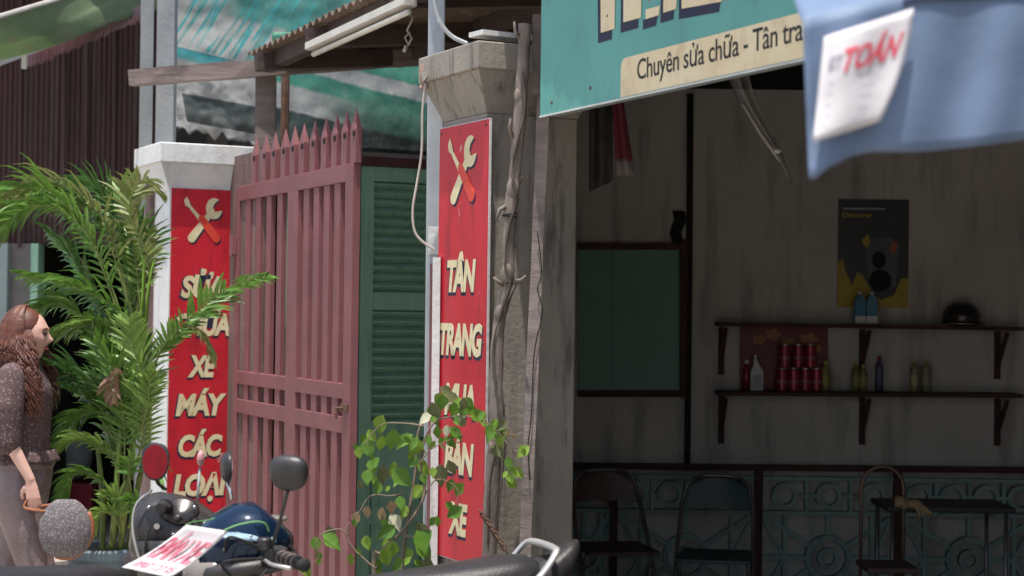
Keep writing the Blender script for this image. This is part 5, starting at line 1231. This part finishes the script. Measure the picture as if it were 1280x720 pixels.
for v in hd.v:
    x, y, z = v; X = x*.096; Y = y*.073; Z = z*.118
    if z < 0: Y *= 1 - .38*(-z)**1.5; X *= 1 - (.16*(-z) if x > 0 else .42*(-z)**1.2)
    if x > 0: X *= 1 - .06 * (1 - y*y)
    g2 = lambda a, b, w1, w2_: math.exp(-((y-a)/w1)**2 - ((z-b)/w2_)**2) if x > 0 else 0
    X += .024*g2(0,-.17,.15,.10) + .012*g2(0,-.04,.13,.18)          # nose tip and bridge
    X -= .009*g2(.38,.10,.20,.10) + .009*g2(-.38,.10,.20,.10)       # eye sockets
    X += .006*g2(0,.28,.6,.10) + .007*g2(0,-.42,.24,.06) + .005*g2(0,-.52,.22,.05) - .004*g2(0,-.47,.2,.025) + .012*g2(0,-.80,.3,.14)
    X += .007*(g2(.55,-.15,.22,.16) + g2(-.55,-.15,.22,.16))
    hv.append(hc + Vector((X, Y, Z)))
hd.v = hv
ear = MB().ball((.0,-.075,1.515), .018, .010, .030).ball((.0,.075,1.515), .018, .010, .030)
H1 = hand((.095,-.20,.89), (.18,0,-1), -1); H2 = hand((-.02,.21,.84), (-.05,0,-1), 1)
whole = MB().add(body.v, body.f).add(hd.v, hd.f).add(ear.v, ear.f).add(H1.v, H1.f).add(H2.v, H2.f)
def remesh(mb, vox, name='tmp'):
    o = mkobj(name, mb, None); r_ = o.modifiers.new('r', 'REMESH'); r_.mode = 'VOXEL'; r_.voxel_size = vox
    s_ = o.modifiers.new('s', 'SMOOTH'); s_.factor = .5; s_.iterations = 2
    dg_ = bpy.context.evaluated_depsgraph_get(); me2 = bpy.data.meshes.new_from_object(o.evaluated_get(dg_)); out = MB()
    out.v = [v.co.copy() for v in me2.vertices]; out.f = [tuple(p.vertices) for p in me2.polygons]; bpy.data.objects.remove(o); return out
part(per, 'body', remesh(whole, .005), m_skin, smooth=True)
for s in (-1, 1):
    part(per, 'eye', MB().ball((.104,s*.030,1.532), .010, .013, .008), m_eye, smooth=True)
    part(per, 'eyebrow', MB().tube([(.112,s*.014,1.552),(.110,s*.032,1.556),(.100,s*.046,1.551)], .0035, 6), m_hair, smooth=True)
part(per, 'lips', MB().ball((.104,0,1.464), .008, .022, .006), m_lips, smooth=True)
blouse = skinmesh('bl', [(0,0,.97,.13,.17),(.0,0,1.03,.125,.15),(.012,0,1.16,.118,.155),(.018,0,1.25,.118,.155),(0,0,1.345,.085,.12),(.0,0,1.40,.055,.055),
   (-.01,-.155,1.325,.070,.070),(-.025,-.195,1.20,.085,.08),(-.01,-.205,1.06,.066,.062),(-.01,.155,1.325,.070,.070),(-.01,.195,1.2,.085,.08),(.0,.205,1.10,.07,.065)],
   [(0,1),(1,2),(2,3),(3,4),(4,5),(4,6),(6,7),(7,8),(4,9),(9,10),(10,11)], root=2)
part(per, 'blouse', remesh(blouse, .008), m_blouse, smooth=True)
part(per, 'waist_ruffle', MB().sheet(lambda u, v: Vector(((.135+.03*v+.007*sin(26*pi*u))*cos(2*pi*u), (.155+.025*v+.007*sin(26*pi*u))*sin(2*pi*u), 1.005-.05*v)), 90, 4, .003), m_blouse, smooth=True)
tro = skinmesh('tr', [(0,0,.97,.125,.155),(0,0,.90,.14,.165),(.0,-.085,.80,.108,.10),(.10,-.085,.48,.085,.08),(.085,-.085,.12,.085,.085),(0,.085,.80,.108,.10),(-.09,.085,.48,.085,.08),(-.25,.085,.2,.085,.085)],
   [(0,1),(1,2),(2,3),(3,4),(1,5),(5,6),(6,7)], root=0)
part(per, 'trousers', remesh(tro, .009), m_trous, smooth=True)
part(per, 'waistband', MB().lathe([(.139,.925),(.142,.93),(.139,.965),(.134,.968)], n=40, ey=1.16), m_trous, smooth=True)
for x0_, y_ in ((.13,-.087), (-.22,.085)):
    part(per, 'shoe', bezbox([(x0_-.10,.028,.01,.08),(x0_-.05,.038,.0,.10),(x0_+.02,.040,.0,.075),(x0_+.08,.042,.0,.055),(x0_+.12,.03,.0,.04)]).xf(Matrix.Translation((0,y_,0.0))), m_bagtrim, smooth=True)
# hair: scalp shell plus curly locks
hair = MB()
def scalp(u, v):
    th = radians(8 + 98*v); ph = radians(84) + radians(192)*u        # leaves the face open
    x, y, z = sin(th)*cos(ph), sin(th)*sin(ph), cos(th); wv = 1 + .03*sin(40*u + 5*v)
    return hc + Vector((x*.112*wv - .012, y*.092*wv, z*.130*wv + .004))
hair.sheet(scalp, 60, 20, .008)
hair.ball((hc.x - .026, 0, hc.z + .040), .098, .084, .092, 28, 18)
for k in range(620):
    ph = radians(80 + 200*R.random()); th0 = radians(R.uniform(3, 55)); pts = []; fr_ = R.uniform(16, 34); ph0 = R.uniform(0, 6); lift = R.uniform(.0, .010)
    for j in range(6):
        th = th0 + (radians(96) - th0) * j / 5
        pts.append(hc + Vector((sin(th)*cos(ph)*(.108+lift) - .014, sin(th)*sin(ph)*(.090+lift), cos(th)*(.126+lift) + .006)))
    L = R.uniform(.18, .40); p = pts[-1]; out = Vector((cos(ph)*.8 - .1, sin(ph), 0)); n = 13
    for j in range(1, n):
        s_ = j / (n-1); o_ = .045*sin(pi*min(1, s_*1.2)); amp = .014 * min(1, s_*3)
        pts.append(Vector((p.x + out.x*o_ - .02*s_ + amp*cos(fr_*s_ + ph0), p.y + out.y*o_*.7 + amp*sin(fr_*s_ + ph0), p.z - L*s_)))
    m = len(pts); hair.tube(pts, [.0018 + .0028*sin(pi*j/(m-1)) for j in range(m)], 4)
for k in range(110):
    x0 = R.uniform(-.04, .035); L = R.uniform(.25, .42); fr_ = R.uniform(14, 26); ph0 = R.uniform(0, 6); pts = []
    sy = -1 if k % 4 else 1
    for j in range(15):
        s_ = j / 14; amp = .013 * min(1, s_*3)
        pts.append(Vector((hc.x + x0 + .075*s_**.8 + amp*cos(fr_*s_ + ph0), sy*(.086 + .075*min(1, s_*1.6) - .03*max(0, s_-.6)) + amp*sin(fr_*s_ + ph0), 1.55 - L*s_)))
    hair.tube(pts, [.0016 + .0026*sin(pi*j/14) for j in range(15)], 4)
part(per, 'hair', hair, m_hair, smooth=True)
# bag
bc = P(82, 660, WY - .22)
rbx = P(84, 655, WY); bag = thing('handbag', 'patterned round handbag with tan trim hanging from the woman\'s hand', 'bag', (bc.x, bc.y, bc.z - .14))
part(bag, 'pouch', MB().lathe([(.0,-.13),(.05,-.128),(.10,-.10),(.125,-.04),(.122,.03),(.10,.08),(.07,.11),(.045,.125)], (0,0,.14), 28, ex=.95, ey=.45), m_bag, smooth=True)
part(bag, 'trim', MB().tube([( .118*cos(a), 0, .14 + .132*sin(a)) for a in [radians(-110 + 11*k) for k in range(14)]], .011, 8), m_bagtrim, smooth=True)
hh = Vector((wx + .105, WY - .20, .80)) - Vector((bc.x, bc.y, bc.z - .14))
part(bag, 'handle', MB().tube(smoothpath([Vector((-.085,-.02,.215)), hh + Vector((-.03,-.012,-.035)), hh + Vector((-.005,0,.01)), hh + Vector((.015,.01,-.03)), Vector((-.045,.02,.245))], 6), .006, 6), m_bagtrim, smooth=True)
